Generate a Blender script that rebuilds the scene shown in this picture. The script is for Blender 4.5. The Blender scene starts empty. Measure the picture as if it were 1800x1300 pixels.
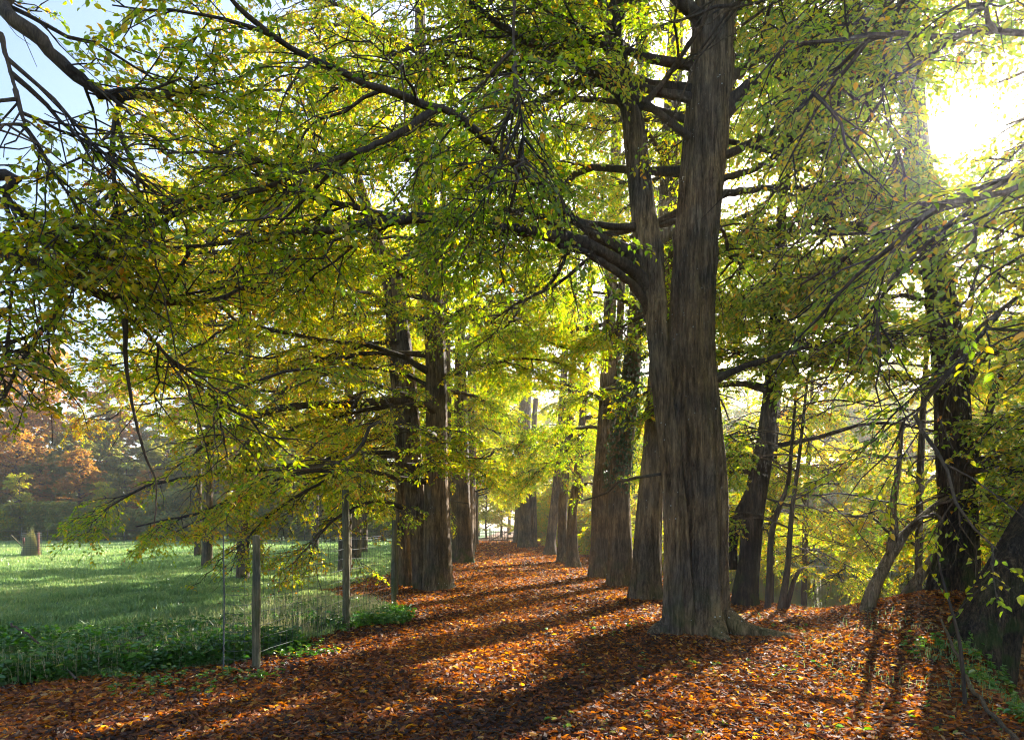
import bpy, math, random, time
import numpy as np
T0 = time.time()
rng = np.random.default_rng(7)
random.seed(7)
scn = bpy.context.scene
COL = scn.collection
F = 1200.0; HY = 925.0; CX = 900.0; H = 1.6        # focal length in photo pixels, horizon row, centre column, eye height
SUN_AZ = math.radians(32.5); SUN_EL = math.radians(25.8)
SD = np.array([math.sin(SUN_AZ)*math.cos(SUN_EL), math.cos(SUN_AZ)*math.cos(SUN_EL), math.sin(SUN_EL)])
CAM = np.array([0, 0, H])

def P(px, py, Y):
    return np.array([(px-CX)/F*Y, Y, H+(HY-py)/F*Y])
def G(px, py, z=0.0):
    Y = (H-z)*F/(py-HY)
    return np.array([(px-CX)/F*Y, Y, z])

# ---------------------------------------------------------------- tagging
def tag(o, label=None, cat=None, group=None, kind=None):
    if label: o['label'] = label
    if cat: o['category'] = cat
    if group: o['group'] = group
    if kind: o['kind'] = kind
    return o
def empty(name, loc=(0, 0, 0), rz=0.0):
    o = bpy.data.objects.new(name, None); COL.objects.link(o)
    o.location = loc; o.rotation_euler = (0, 0, rz); o.empty_display_size = .3
    return o
def copy_tree(o, parent=None):
    c = o.copy(); COL.objects.link(c); c.parent = parent
    for ch in list(o.children): copy_tree(ch, c)
    return c

# ---------------------------------------------------------------- mesh
def make_mesh(name, V, faces, mat, parent=None, tint=None, smooth=False, origin=None):
    """faces: list of int arrays (M,k)"""
    V = np.asarray(V, dtype=np.float32)
    if origin is not None: V = V - np.asarray(origin, dtype=np.float32)
    me = bpy.data.meshes.new(name)
    faces = [f for f in faces if len(f)]
    nl = sum(f.size for f in faces); nf = sum(len(f) for f in faces)
    me.vertices.add(len(V)); me.vertices.foreach_set('co', V.ravel())
    me.loops.add(nl); me.loops.foreach_set('vertex_index', np.concatenate([f.ravel() for f in faces]).astype(np.int32))
    me.polygons.add(nf)
    tot = np.concatenate([np.full(len(f), f.shape[1]) for f in faces])
    st = np.concatenate([[0], np.cumsum(tot)[:-1]]).astype(np.int32)
    me.polygons.foreach_set('loop_start', st)
    me.polygons.foreach_set('use_smooth', np.full(nf, smooth))
    if tint is not None:
        a = me.attributes.new('tint', 'FLOAT', 'FACE'); a.data.foreach_set('value', np.asarray(tint, dtype=np.float32))
    me.update(calc_edges=True)
    if mat: me.materials.append(mat)
    o = bpy.data.objects.new(name, me); COL.objects.link(o)
    if parent is not None: o.parent = parent
    return o

def norm(a):
    return a/np.maximum(np.linalg.norm(a, axis=-1, keepdims=True), 1e-9)

def tubes(Pt, R, k):
    """Pt (M,n,3), R (M,n) -> verts, quads"""
    M, n, _ = Pt.shape
    t = norm(np.gradient(Pt, axis=1))
    mt = norm(t.mean(axis=1))
    ref = np.where(np.abs(mt[:, 2:3]) > .8, np.array([[1., 0, 0]]), np.array([[0, 0, 1.]]))[:, None, :]
    u = norm(np.cross(t, ref)); v = np.cross(t, u)
    a = np.arange(k)/k*2*np.pi
    V = Pt[:, :, None, :] + R[:, :, None, None]*(u[:, :, None, :]*np.cos(a)[None, None, :, None]+v[:, :, None, :]*np.sin(a)[None, None, :, None])
    idx = np.arange(M*n*k).reshape(M, n, k)
    nx = np.roll(idx, -1, axis=2)
    Fq = np.stack([idx[:, :-1], nx[:, :-1], nx[:, 1:], idx[:, 1:]], axis=-1).reshape(-1, 4)
    return V.reshape(-1, 3), Fq

class Bag:
    def __init__(s): s.V = []; s.F = {}; s.n = 0; s.T = {}
    def add(s, V, Fs, tint=None):
        if len(V) == 0: return
        s.V.append(V)
        Fs = Fs if isinstance(Fs, list) else [Fs]
        for f in Fs:
            s.F.setdefault(f.shape[1], []).append(f+s.n)
            s.T.setdefault(f.shape[1], []).append(np.zeros(len(f)) if tint is None else tint)
        s.n += len(V)
    def build(s, name, mat, parent=None, smooth=False, tint=False, origin=None):
        ks = sorted(s.F)
        return make_mesh(name, np.concatenate(s.V), [np.concatenate(s.F[k]) for k in ks], mat, parent,
                         np.concatenate([np.concatenate(s.T[k]) for k in ks]) if tint else None, smooth, origin)

def catmull(pts, n):
    pts = np.asarray(pts, float)
    p = np.vstack([2*pts[0]-pts[1], pts, 2*pts[-1]-pts[-2]])
    m = len(pts)-1
    s = np.linspace(0, m, n); i = np.minimum(s.astype(int), m-1); t = (s-i)[:, None]
    a, b, c, d = p[i], p[i+1], p[i+2], p[i+3]
    return .5*((2*b)+(-a+c)*t+(2*a-5*b+4*c-d)*t*t+(-a+3*b-3*c+d)*t**3)

def leaf_mesh(pos, d, nrm, size, detail=True, fold=.13, wid=.57):
    d = norm(d); side = norm(np.cross(d, nrm)); up = np.cross(side, d)
    L = size[:, None]
    N = len(pos)
    if detail:
        sh = [(0, 0, 0), (.28, .5*wid, fold), (.68, .42*wid, fold*.9-.04), (1, 0, -.12), (.68, -.42*wid, fold*.9-.04), (.28, -.5*wid, fold)]
        V = np.stack([pos+L*(a*d+b*side+c*up) for a, b, c in sh], axis=1)
        b0 = (np.arange(N)*6)[:, None]
        Fq = np.stack([b0+np.array([[0, 1, 2, 3]]), b0+np.array([[0, 3, 4, 5]])], axis=1).reshape(-1, 4)
        return V.reshape(-1, 3), Fq, 2
    sh = [(0, 0, 0), (.45, .5*wid, fold*.8), (1, 0, -.05), (.45, -.5*wid, fold*.8)]
    V = np.stack([pos+L*(a*d+b*side+c*up) for a, b, c in sh], axis=1)
    Fq = (np.arange(N)*4)[:, None]+np.array([[0, 1, 2, 3]])
    return V.reshape(-1, 3), Fq, 1

def children(Pt, cnt, tmin, tmax, lmin, lmax, ang, n, droop, rollamp=.35, wig=.05, upb=0.0, taper=.45):
    """side shoots off every polyline of Pt; returns (M*cnt,n,3), lengths"""
    M, m, _ = Pt.shape
    t = (np.arange(cnt)[None, :]+rng.random((M, cnt)))/cnt
    t = tmin+(tmax-tmin)*t
    s = t*(m-1); i = np.minimum(s.astype(int), m-2); f = (s-i)[..., None]
    ar = np.arange(M)[:, None]
    p0 = Pt[ar, i]*(1-f)+Pt[ar, i+1]*f
    tan = norm(Pt[ar, i+1]-Pt[ar, i])
    perp = np.cross(tan, np.array([0, 0, 1.])); perp = norm(perp+1e-4*rng.standard_normal(perp.shape))
    bi = np.cross(tan, perp)
    steep = np.abs(tan[..., 2:3])
    sign = np.where((np.arange(cnt)[None, :]+rng.integers(0, 2, (M, 1))) % 2 == 0, 1., -1.)
    roll = rng.standard_normal((M, cnt))*(rollamp+2.2*np.clip(steep[..., 0]-.6, 0, 1))
    side = perp*np.cos(roll)[..., None]+bi*np.sin(roll)[..., None]
    a = ang*(1+.25*rng.standard_normal((M, cnt)))[..., None]
    d = norm(tan*np.cos(a)+side*sign[..., None]*np.sin(a)+np.array([0, 0, upb])+.1*rng.standard_normal(tan.shape))
    L = rng.uniform(lmin, lmax, (M, cnt))*(1-taper*t)
    u = np.linspace(0, 1, n)
    q = p0[:, :, None, :]+d[:, :, None, :]*(L[..., None]*u)[..., None]
    q[..., 2] -= droop*L[..., None]*u**2
    w = rng.standard_normal((M, cnt, n, 3))*wig*L[..., None, None]*u[None, None, :, None]
    q = q+w
    return q.reshape(M*cnt, n, 3), L.reshape(-1)

# ---------------------------------------------------------------- ground shapes
def path_c(y): return np.interp(y, [0, 10, 20, 40, 60, 75], [.1, .1, .15, -.05, -.7, -1.4])
def bank_x(y):
    return np.interp(y, [-30, 0, 4, 7, 8.5, 9.5, 11.5, 12.6, 14, 18, 26, 40, 60, 90], [4.2, 3.9, 3.7, 4.6, 5.6, 7.6, 8.0, 5.6, 5.3, 5.0, 4.6, 4.3, 3.8, 3.6])
def far_x(y):      # far shore of the pond
    return np.interp(y, [-40, 5, 20, 32, 42, 55, 62, 70, 90], [40, 36, 31, 26, 22, 16, 11, 6.5, 3.7])
def sm(x): x = np.clip(x, 0, 1); return x*x*(3-2*x)
WATER = -1.15
def lump(x, y, s, seed):
    r = np.random.default_rng(seed); z = 0
    for _ in range(6):
        a = r.random()*6.28; f = s*(.6+r.random()*1.4)
        z = z+np.sin((x*math.cos(a)+y*math.sin(a))*f+r.random()*6.28)
    return z/6
def ground_z(x, y):
    x = np.asarray(x, float); y = np.asarray(y, float)
    z = .05*lump(x, y, .9, 3)+.03*lump(x, y, 2.3, 4)
    z = z*np.where(np.abs(x-path_c(y)) < 2, .6, 1.2)
    z = z-.02*sm((np.abs(x-path_c(y)))/2.5)*0
    bx = bank_x(y); fx = far_x(y)
    down = sm((x-bx)/1.7)
    upf = sm((x-fx)/2.5)
    z = z-2.0*down*(1-upf)*(y < 95)
    # leaf-covered mound at the big tree on the bank
    z = z+.5*np.exp(-(((x-7.3)/1.5)**2+((y-11.2)/1.4)**2))+.18*np.exp(-(((x-5.2)/1.3)**2+((y-8.7)/.9)**2))
    # roots lift the soil round the near tree
    z = z+.10*np.exp(-(((x-2.7)/1.3)**2+((y-9.9)/1.2)**2))
    z = z-.10*sm((-x-3.3)/2.5)*(x < 0)      # meadow a little lower
    return z

# ---------------------------------------------------------------- materials
def new_mat(name):
    m = bpy.data.materials.new(name); m.use_nodes = True
    nt = m.node_tree; nt.nodes.clear()
    return m, nt
def N(nt, t, **kw):
    n = nt.nodes.new(t)
    for k, v in kw.items():
        if k.startswith('i_'): n.inputs[k[2:].replace('_', ' ')].default_value = v
        else: setattr(n, k, v)
    return n
def ramp(nt, stops, interp='LINEAR'):
    r = nt.nodes.new('ShaderNodeValToRGB'); r.color_ramp.interpolation = interp
    e = r.color_ramp.elements
    while len(e) < len(stops): e.new(.5)
    for q, (p, c) in zip(e, stops): q.position = p; q.color = (*c, 1)
    return r

def leaf_material(name, stops, trans=1.5, rough=.45, tw=.5, gloss=.06):
    m, nt = new_mat(name); L = nt.links.new
    at = N(nt, 'ShaderNodeAttribute', attribute_name='tint')
    r = ramp(nt, stops); L(at.outputs['Fac'], r.inputs[0])
    hs = N(nt, 'ShaderNodeHueSaturation'); hs.inputs['Saturation'].default_value = 1.12; hs.inputs['Value'].default_value = trans
    L(r.outputs[0], hs.inputs['Color'])
    di = N(nt, 'ShaderNodeBsdfDiffuse'); L(r.outputs[0], di.inputs[0])
    tr = N(nt, 'ShaderNodeBsdfTranslucent'); L(hs.outputs[0], tr.inputs[0])
    gl = N(nt, 'ShaderNodeBsdfGlossy'); gl.inputs['Roughness'].default_value = rough; gl.inputs[0].default_value = (.9, .9, .9, 1)
    m1 = N(nt, 'ShaderNodeMixShader'); m1.inputs[0].default_value = tw
    L(di.outputs[0], m1.inputs[1]); L(tr.outputs[0], m1.inputs[2])
    m2 = N(nt, 'ShaderNodeMixShader'); m2.inputs[0].default_value = gloss
    L(m1.outputs[0], m2.inputs[1]); L(gl.outputs[0], m2.inputs[2])
    o = N(nt, 'ShaderNodeOutputMaterial'); L(m2.outputs[0], o.inputs[0])
    return m
GREEN = [(0, (.05, .11, .010)), (.3, (.11, .19, .012)), (.5, (.20, .26, .013)), (.70, (.36, .31, .015)), (.88, (.48, .26, .02)), (1, (.32, .10, .025))]
M_LEAF = leaf_material('hornbeam_leaves', GREEN, 2.6, .42, .70)
ORANGE = [(0, (.16, .16, .03)), (.3, (.30, .22, .04)), (.6, (.42, .22, .05)), (.85, (.42, .15, .05)), (1, (.25, .09, .04))]
M_LEAF_O = leaf_material('autumn_leaves', ORANGE, 2.0, .5, .6)
DULL = [(0, (.08, .14, .04)), (.4, (.20, .25, .05)), (.7, (.36, .30, .06)), (1, (.46, .24, .06))]
M_LEAF_D = leaf_material('woodland_leaves', DULL, 2.0, .5, .6)
LIT = [(0, (.035, .015, .009)), (.2, (.09, .033, .013)), (.42, (.20, .066, .018)), (.6, (.34, .105, .020)), (.78, (.48, .175, .026)), (.93, (.60, .34, .05)), (1, (.40, .27, .18))]
M_LITTER = leaf_material('fallen_leaves', LIT, 2.2, .6, .45, .035)
HERB = [(0, (.03, .09, .015)), (.5, (.07, .19, .02)), (.85, (.15, .28, .03)), (1, (.36, .32, .07))]
M_HERB = leaf_material('herb_leaves', HERB, 1.7, .4, .4, .08)
GRS = [(0, (.10, .18, .06)), (.4, (.21, .32, .11)), (.7, (.36, .43, .15)), (.88, (.40, .38, .17)), (1, (.50, .42, .24))]
M_GRASS = leaf_material('grass_blades', GRS, 1.5, .4, .4, .06)
IVY = [(0, (.012, .035, .012)), (.6, (.03, .075, .02)), (1, (.08, .14, .03))]
M_IVY = leaf_material('ivy_leaves', IVY, 1.4, .35, .3, .08)

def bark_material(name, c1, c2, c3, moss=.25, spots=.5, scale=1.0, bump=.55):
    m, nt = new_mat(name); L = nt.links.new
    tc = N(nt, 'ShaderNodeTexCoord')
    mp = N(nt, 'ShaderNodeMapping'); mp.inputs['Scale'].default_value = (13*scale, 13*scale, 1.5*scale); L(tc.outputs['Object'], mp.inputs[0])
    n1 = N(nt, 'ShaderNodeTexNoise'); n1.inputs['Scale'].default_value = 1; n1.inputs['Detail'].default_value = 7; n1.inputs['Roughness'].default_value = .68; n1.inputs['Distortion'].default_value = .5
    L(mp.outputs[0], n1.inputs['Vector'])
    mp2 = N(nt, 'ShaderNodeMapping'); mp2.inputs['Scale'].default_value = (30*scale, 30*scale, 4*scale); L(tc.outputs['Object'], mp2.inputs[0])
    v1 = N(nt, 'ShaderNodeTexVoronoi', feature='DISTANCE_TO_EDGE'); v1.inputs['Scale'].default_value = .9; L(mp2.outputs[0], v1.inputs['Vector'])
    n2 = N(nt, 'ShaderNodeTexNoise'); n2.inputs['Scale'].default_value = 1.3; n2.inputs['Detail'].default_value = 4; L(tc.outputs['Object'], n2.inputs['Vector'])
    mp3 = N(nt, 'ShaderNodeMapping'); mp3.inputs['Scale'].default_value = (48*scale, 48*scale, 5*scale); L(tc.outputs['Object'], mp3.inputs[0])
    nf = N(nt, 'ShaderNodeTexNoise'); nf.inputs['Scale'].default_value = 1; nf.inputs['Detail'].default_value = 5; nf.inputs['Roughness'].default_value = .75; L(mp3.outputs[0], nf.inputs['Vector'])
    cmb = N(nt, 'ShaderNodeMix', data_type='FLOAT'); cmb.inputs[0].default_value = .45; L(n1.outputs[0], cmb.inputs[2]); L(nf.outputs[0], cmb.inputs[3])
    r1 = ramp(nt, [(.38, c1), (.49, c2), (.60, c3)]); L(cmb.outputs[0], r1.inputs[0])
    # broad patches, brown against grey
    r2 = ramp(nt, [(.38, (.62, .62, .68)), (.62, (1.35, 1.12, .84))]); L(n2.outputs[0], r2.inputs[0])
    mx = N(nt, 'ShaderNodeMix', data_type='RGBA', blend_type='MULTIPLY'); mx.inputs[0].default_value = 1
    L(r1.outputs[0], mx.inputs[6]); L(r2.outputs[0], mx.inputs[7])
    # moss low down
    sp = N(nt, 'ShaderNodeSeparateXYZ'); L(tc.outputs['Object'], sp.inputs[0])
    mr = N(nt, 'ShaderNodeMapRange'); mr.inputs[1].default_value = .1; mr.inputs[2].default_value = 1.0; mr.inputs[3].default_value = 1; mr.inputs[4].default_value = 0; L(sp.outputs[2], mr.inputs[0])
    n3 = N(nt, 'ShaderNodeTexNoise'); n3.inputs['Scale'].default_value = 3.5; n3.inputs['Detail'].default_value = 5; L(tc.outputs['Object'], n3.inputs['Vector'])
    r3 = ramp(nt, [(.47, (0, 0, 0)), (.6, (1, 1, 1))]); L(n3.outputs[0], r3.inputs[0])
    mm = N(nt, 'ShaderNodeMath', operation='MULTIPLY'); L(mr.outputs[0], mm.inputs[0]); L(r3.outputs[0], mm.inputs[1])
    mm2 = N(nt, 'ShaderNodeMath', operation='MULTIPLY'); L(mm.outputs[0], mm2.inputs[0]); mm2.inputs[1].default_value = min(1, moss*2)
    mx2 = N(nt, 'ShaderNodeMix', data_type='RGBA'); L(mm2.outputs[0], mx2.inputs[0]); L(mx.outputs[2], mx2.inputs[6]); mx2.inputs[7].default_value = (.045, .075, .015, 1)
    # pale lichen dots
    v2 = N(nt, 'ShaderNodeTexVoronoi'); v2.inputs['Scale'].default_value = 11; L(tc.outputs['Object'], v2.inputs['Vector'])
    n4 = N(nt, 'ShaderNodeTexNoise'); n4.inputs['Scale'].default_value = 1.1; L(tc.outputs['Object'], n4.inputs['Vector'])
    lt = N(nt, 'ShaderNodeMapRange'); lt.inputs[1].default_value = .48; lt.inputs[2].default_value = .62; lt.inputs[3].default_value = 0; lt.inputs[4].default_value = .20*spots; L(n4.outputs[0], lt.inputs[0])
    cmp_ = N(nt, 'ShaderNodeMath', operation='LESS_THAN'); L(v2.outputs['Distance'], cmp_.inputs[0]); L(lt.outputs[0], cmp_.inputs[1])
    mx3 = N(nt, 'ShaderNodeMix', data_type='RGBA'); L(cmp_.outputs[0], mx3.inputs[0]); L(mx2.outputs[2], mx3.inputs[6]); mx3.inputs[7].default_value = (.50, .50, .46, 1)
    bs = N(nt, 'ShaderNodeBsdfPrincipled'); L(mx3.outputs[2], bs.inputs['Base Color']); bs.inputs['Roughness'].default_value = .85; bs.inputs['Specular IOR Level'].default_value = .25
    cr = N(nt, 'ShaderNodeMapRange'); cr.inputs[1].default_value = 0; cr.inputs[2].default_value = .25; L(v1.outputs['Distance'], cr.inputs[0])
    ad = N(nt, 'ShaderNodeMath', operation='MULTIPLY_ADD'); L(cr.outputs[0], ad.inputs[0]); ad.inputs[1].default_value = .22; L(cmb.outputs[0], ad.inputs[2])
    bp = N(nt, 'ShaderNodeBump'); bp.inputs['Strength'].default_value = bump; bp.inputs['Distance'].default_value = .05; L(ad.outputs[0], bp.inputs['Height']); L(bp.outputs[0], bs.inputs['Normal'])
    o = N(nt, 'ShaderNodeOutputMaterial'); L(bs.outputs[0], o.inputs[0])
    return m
M_BARK = bark_material('hornbeam_bark', (.04, .028, .017), (.15, .112, .075), (.33, .255, .17), .22, .6, 1, 1.0)
M_BARK2 = bark_material('grey_bark', (.05, .037, .026), (.12, .093, .068), (.25, .20, .145), .5, .4)
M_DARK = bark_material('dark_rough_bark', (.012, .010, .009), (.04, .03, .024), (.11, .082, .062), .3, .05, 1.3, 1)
M_TWIG = bark_material('branch_bark', (.035, .028, .024), (.075, .06, .048), (.13, .105, .085), 0, .1, 1.5, .3)
M_POST = bark_material('weathered_post_wood', (.07, .075, .045), (.14, .135, .085), (.24, .22, .15), .8, .1, 1.6, .25)

def plain(name, col, rough=.6, metal=0, noise=None):
    m, nt = new_mat(name); L = nt.links.new
    bs = N(nt, 'ShaderNodeBsdfPrincipled'); bs.inputs['Roughness'].default_value = rough; bs.inputs['Metallic'].default_value = metal
    tc = N(nt, 'ShaderNodeTexCoord'); n = N(nt, 'ShaderNodeTexNoise'); n.inputs['Scale'].default_value = noise or 8; n.inputs['Detail'].default_value = 5
    L(tc.outputs['Object'], n.inputs['Vector'])
    r = ramp(nt, [(.3, tuple(c*.6 for c in col)), (.7, tuple(min(1, c*1.35) for c in col))]); L(n.outputs[0], r.inputs[0]); L(r.outputs[0], bs.inputs['Base Color'])
    o = N(nt, 'ShaderNodeOutputMaterial'); L(bs.outputs[0], o.inputs[0]); return m
M_WIRE = plain('galvanised_wire', (.12, .125, .12), .8, 0)
M_RED = plain('reddish_stake_wood', (.28, .10, .08), .8)
M_GATE = plain('weathered_gate_wood', (.13, .11, .085), .8)
M_SOIL_C = ((.020, .014, .009), (.05, .028, .014), (.10, .045, .018))

def ground_material():
    m, nt = new_mat('earth_grass_and_leaf_mould'); L = nt.links.new
    tc = N(nt, 'ShaderNodeTexCoord')
    at = N(nt, 'ShaderNodeAttribute', attribute_name='cover')
    n1 = N(nt, 'ShaderNodeTexVoronoi'); n1.inputs['Scale'].default_value = 13; n1.inputs['Randomness'].default_value = 1; L(tc.outputs['Object'], n1.inputs['Vector'])
    sv = N(nt, 'ShaderNodeSeparateColor'); L(n1.outputs['Color'], sv.inputs[0])
    r1 = ramp(nt, [(0, (.03, .015, .01)), (.3, (.09, .035, .015)), (.6, (.20, .075, .022)), (.85, (.34, .14, .03)), (1, (.45, .28, .10))]); L(sv.outputs[0], r1.inputs[0])
    n2 = N(nt, 'ShaderNodeTexNoise'); n2.inputs['Scale'].default_value = .8; n2.inputs['Detail'].default_value = 8; n2.inputs['Roughness'].default_value = .65; L(tc.outputs['Object'], n2.inputs['Vector'])
    r2 = ramp(nt, [(.3, (.06, .14, .05)), (.48, (.11, .21, .065)), (.62, (.19, .28, .08)), (.75, (.28, .32, .12))]); L(n2.outputs[0], r2.inputs[0])
    n3 = N(nt, 'ShaderNodeTexNoise'); n3.inputs['Scale'].default_value = 2.2; n3.inputs['Detail'].default_value = 6; L(tc.outputs['Object'], n3.inputs['Vector'])
    ad = N(nt, 'ShaderNodeMath', operation='ADD'); L(at.outputs['Fac'], ad.inputs[0]); L(n3.outputs[0], ad.inputs[1])
    rr = ramp(nt, [(.86, (0, 0, 0)), (1.0, (1, 1, 1))])
    sb = N(nt, 'ShaderNodeMath', operation='MULTIPLY'); sb.inputs[1].default_value = 1.0; L(ad.outputs[0], sb.inputs[0])
    mr = N(nt, 'ShaderNodeMapRange'); mr.inputs[1].default_value = .85; mr.inputs[2].default_value = 1.12; L(sb.outputs[0], mr.inputs[0])
    mx = N(nt, 'ShaderNodeMix', data_type='RGBA'); L(mr.outputs[0], mx.inputs[0]); L(r2.outputs[0], mx.inputs[6]); L(r1.outputs[0], mx.inputs[7])
    bs = N(nt, 'ShaderNodeBsdfPrincipled'); L(mx.outputs[2], bs.inputs['Base Color']); bs.inputs['Roughness'].default_value = .75; bs.inputs['Specular IOR Level'].default_value = .3
    bp = N(nt, 'ShaderNodeBump'); bp.inputs['Strength'].default_value = .8; bp.inputs['Distance'].default_value = .05; L(n1.outputs['Distance'], bp.inputs['Height']); L(bp.outputs[0], bs.inputs['Normal'])
    o = N(nt, 'ShaderNodeOutputMaterial'); L(bs.outputs[0], o.inputs[0]); return m
M_GROUND = ground_material()

def water_material():
    m, nt = new_mat('pond_water'); L = nt.links.new
    tc = N(nt, 'ShaderNodeTexCoord'); n = N(nt, 'ShaderNodeTexNoise'); n.inputs['Scale'].default_value = 3; n.inputs['Detail'].default_value = 3
    L(tc.outputs['Object'], n.inputs['Vector'])
    bs = N(nt, 'ShaderNodeBsdfPrincipled'); bs.inputs['Base Color'].default_value = (.02, .03, .015, 1); bs.inputs['Roughness'].default_value = .04; bs.inputs['IOR'].default_value = 1.33; bs.inputs['Specular IOR Level'].default_value = .8
    bp = N(nt, 'ShaderNodeBump'); bp.inputs['Strength'].default_value = .12; bp.inputs['Distance'].default_value = .03; L(n.outputs[0], bp.inputs['Height']); L(bp.outputs[0], bs.inputs['Normal'])
    o = N(nt, 'ShaderNodeOutputMaterial'); L(bs.outputs[0], o.inputs[0]); return m
M_WATER = water_material()

# ---------------------------------------------------------------- where leaves may hang
def seg2(px1, py1, px2, py2, w, z=0):
    a = G(px1, py1)[:2]; b = G(px2, py2)[:2]; return (a, b, w)
LIT_SEGS = [  # patches of sun on the ground: end, end, half width in metres
    seg2(500, 1168, 770, 1104, .16), seg2(760, 1104, 930, 1080, .14), seg2(780, 1172, 1000, 1110, .17), seg2(1000, 1108, 1150, 1074, .20),
    seg2(840, 1200, 900, 1165, .10), seg2(900, 1140, 1130, 1090, .13), seg2(250, 1292, 500, 1232, .17), seg2(1010, 1300, 1200, 1205, .26),
    seg2(1150, 1300, 1420, 1215, .30), seg2(1260, 1255, 1560, 1170, .26), seg2(1340, 1300, 1620, 1220, .25), seg2(1060, 1260, 1320, 1180, .22), seg2(1450, 1230, 1600, 1190, .2), seg2(900, 1300, 1010, 1255, .1), seg2(1330, 1090, 1420, 1080, .25), seg2(1400, 1150, 1540, 1118, .16),
    seg2(860, 1047, 1050, 1021, .12), seg2(800, 1013, 900, 1005, .25), seg2(840, 985, 930, 975, .6), seg2(1010, 1050, 1070, 1040, .12), seg2(640, 1275, 790, 1240, .07),
    seg2(150, 1110, 420, 1085, .25), seg2(830, 1240, 950, 1200, .07), seg2(690, 1075, 800, 1050, .10), seg2(330, 1180, 430, 1150, .10)]
def lit_mask(g):
    k = np.zeros(len(g), bool)
    wob = .10*np.sin(g[:, 0]*5.1+g[:, 1]*3.3)+.08*np.sin(g[:, 0]*11.3-g[:, 1]*9.7)
    for a, b, w in LIT_SEGS:
        ab = b-a; t = np.clip(((g-a)@ab)/(ab@ab), 0, 1)
        d = np.linalg.norm(g-(a+t[:, None]*ab), axis=1)
        k |= d < (w*2.0+.05)*(1+wob*2.5)
    return k
def carve(pos, sun=True):
    keep = np.ones(len(pos), bool)
    x, y, z = pos.T
    # head room kept clear along the alley
    keep &= ~((np.abs(x-path_c(y)) < 2.3-.012*y) & (z < 2.2+.016*y) & (y < 85) & (y > -5))
    keep &= np.linalg.norm(pos-CAM, axis=1) > 3.0
    keep &= z > ground_z(x, y)+.25
    keep &= ~((x/y > .235) & (x/y < .325) & (y > 5) & (y < 9.75) & (z < 9.2) & (rng.random(len(pos)) < .9))
    # open sky glimpsed round the sun
    v = norm(pos-CAM); c = v@SD; ang = np.degrees(np.arccos(np.clip(c, -1, 1)))
    keep &= ~(rng.random(len(pos)) < np.clip(1.6-ang/.85, 0, 1))
    # shafts
    if sun:
        g = pos[:, :2]-SD[:2]/SD[2]*pos[:, 2:3]
        keep &= ~lit_mask(g)
        # meadow and far alley lie half in the sun
        keep &= ~((g[:, 1] > 30) & (lump(g[:, 0], g[:, 1]*.45, 1.3, 21) > .08) & (rng.random(len(pos)) < .95))
        keep &= ~((g[:, 1] > 21) & (g[:, 0] < -5) & (lump(g[:, 0]*.5, g[:, 1], .8, 23) > -.25))
    return keep

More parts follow.
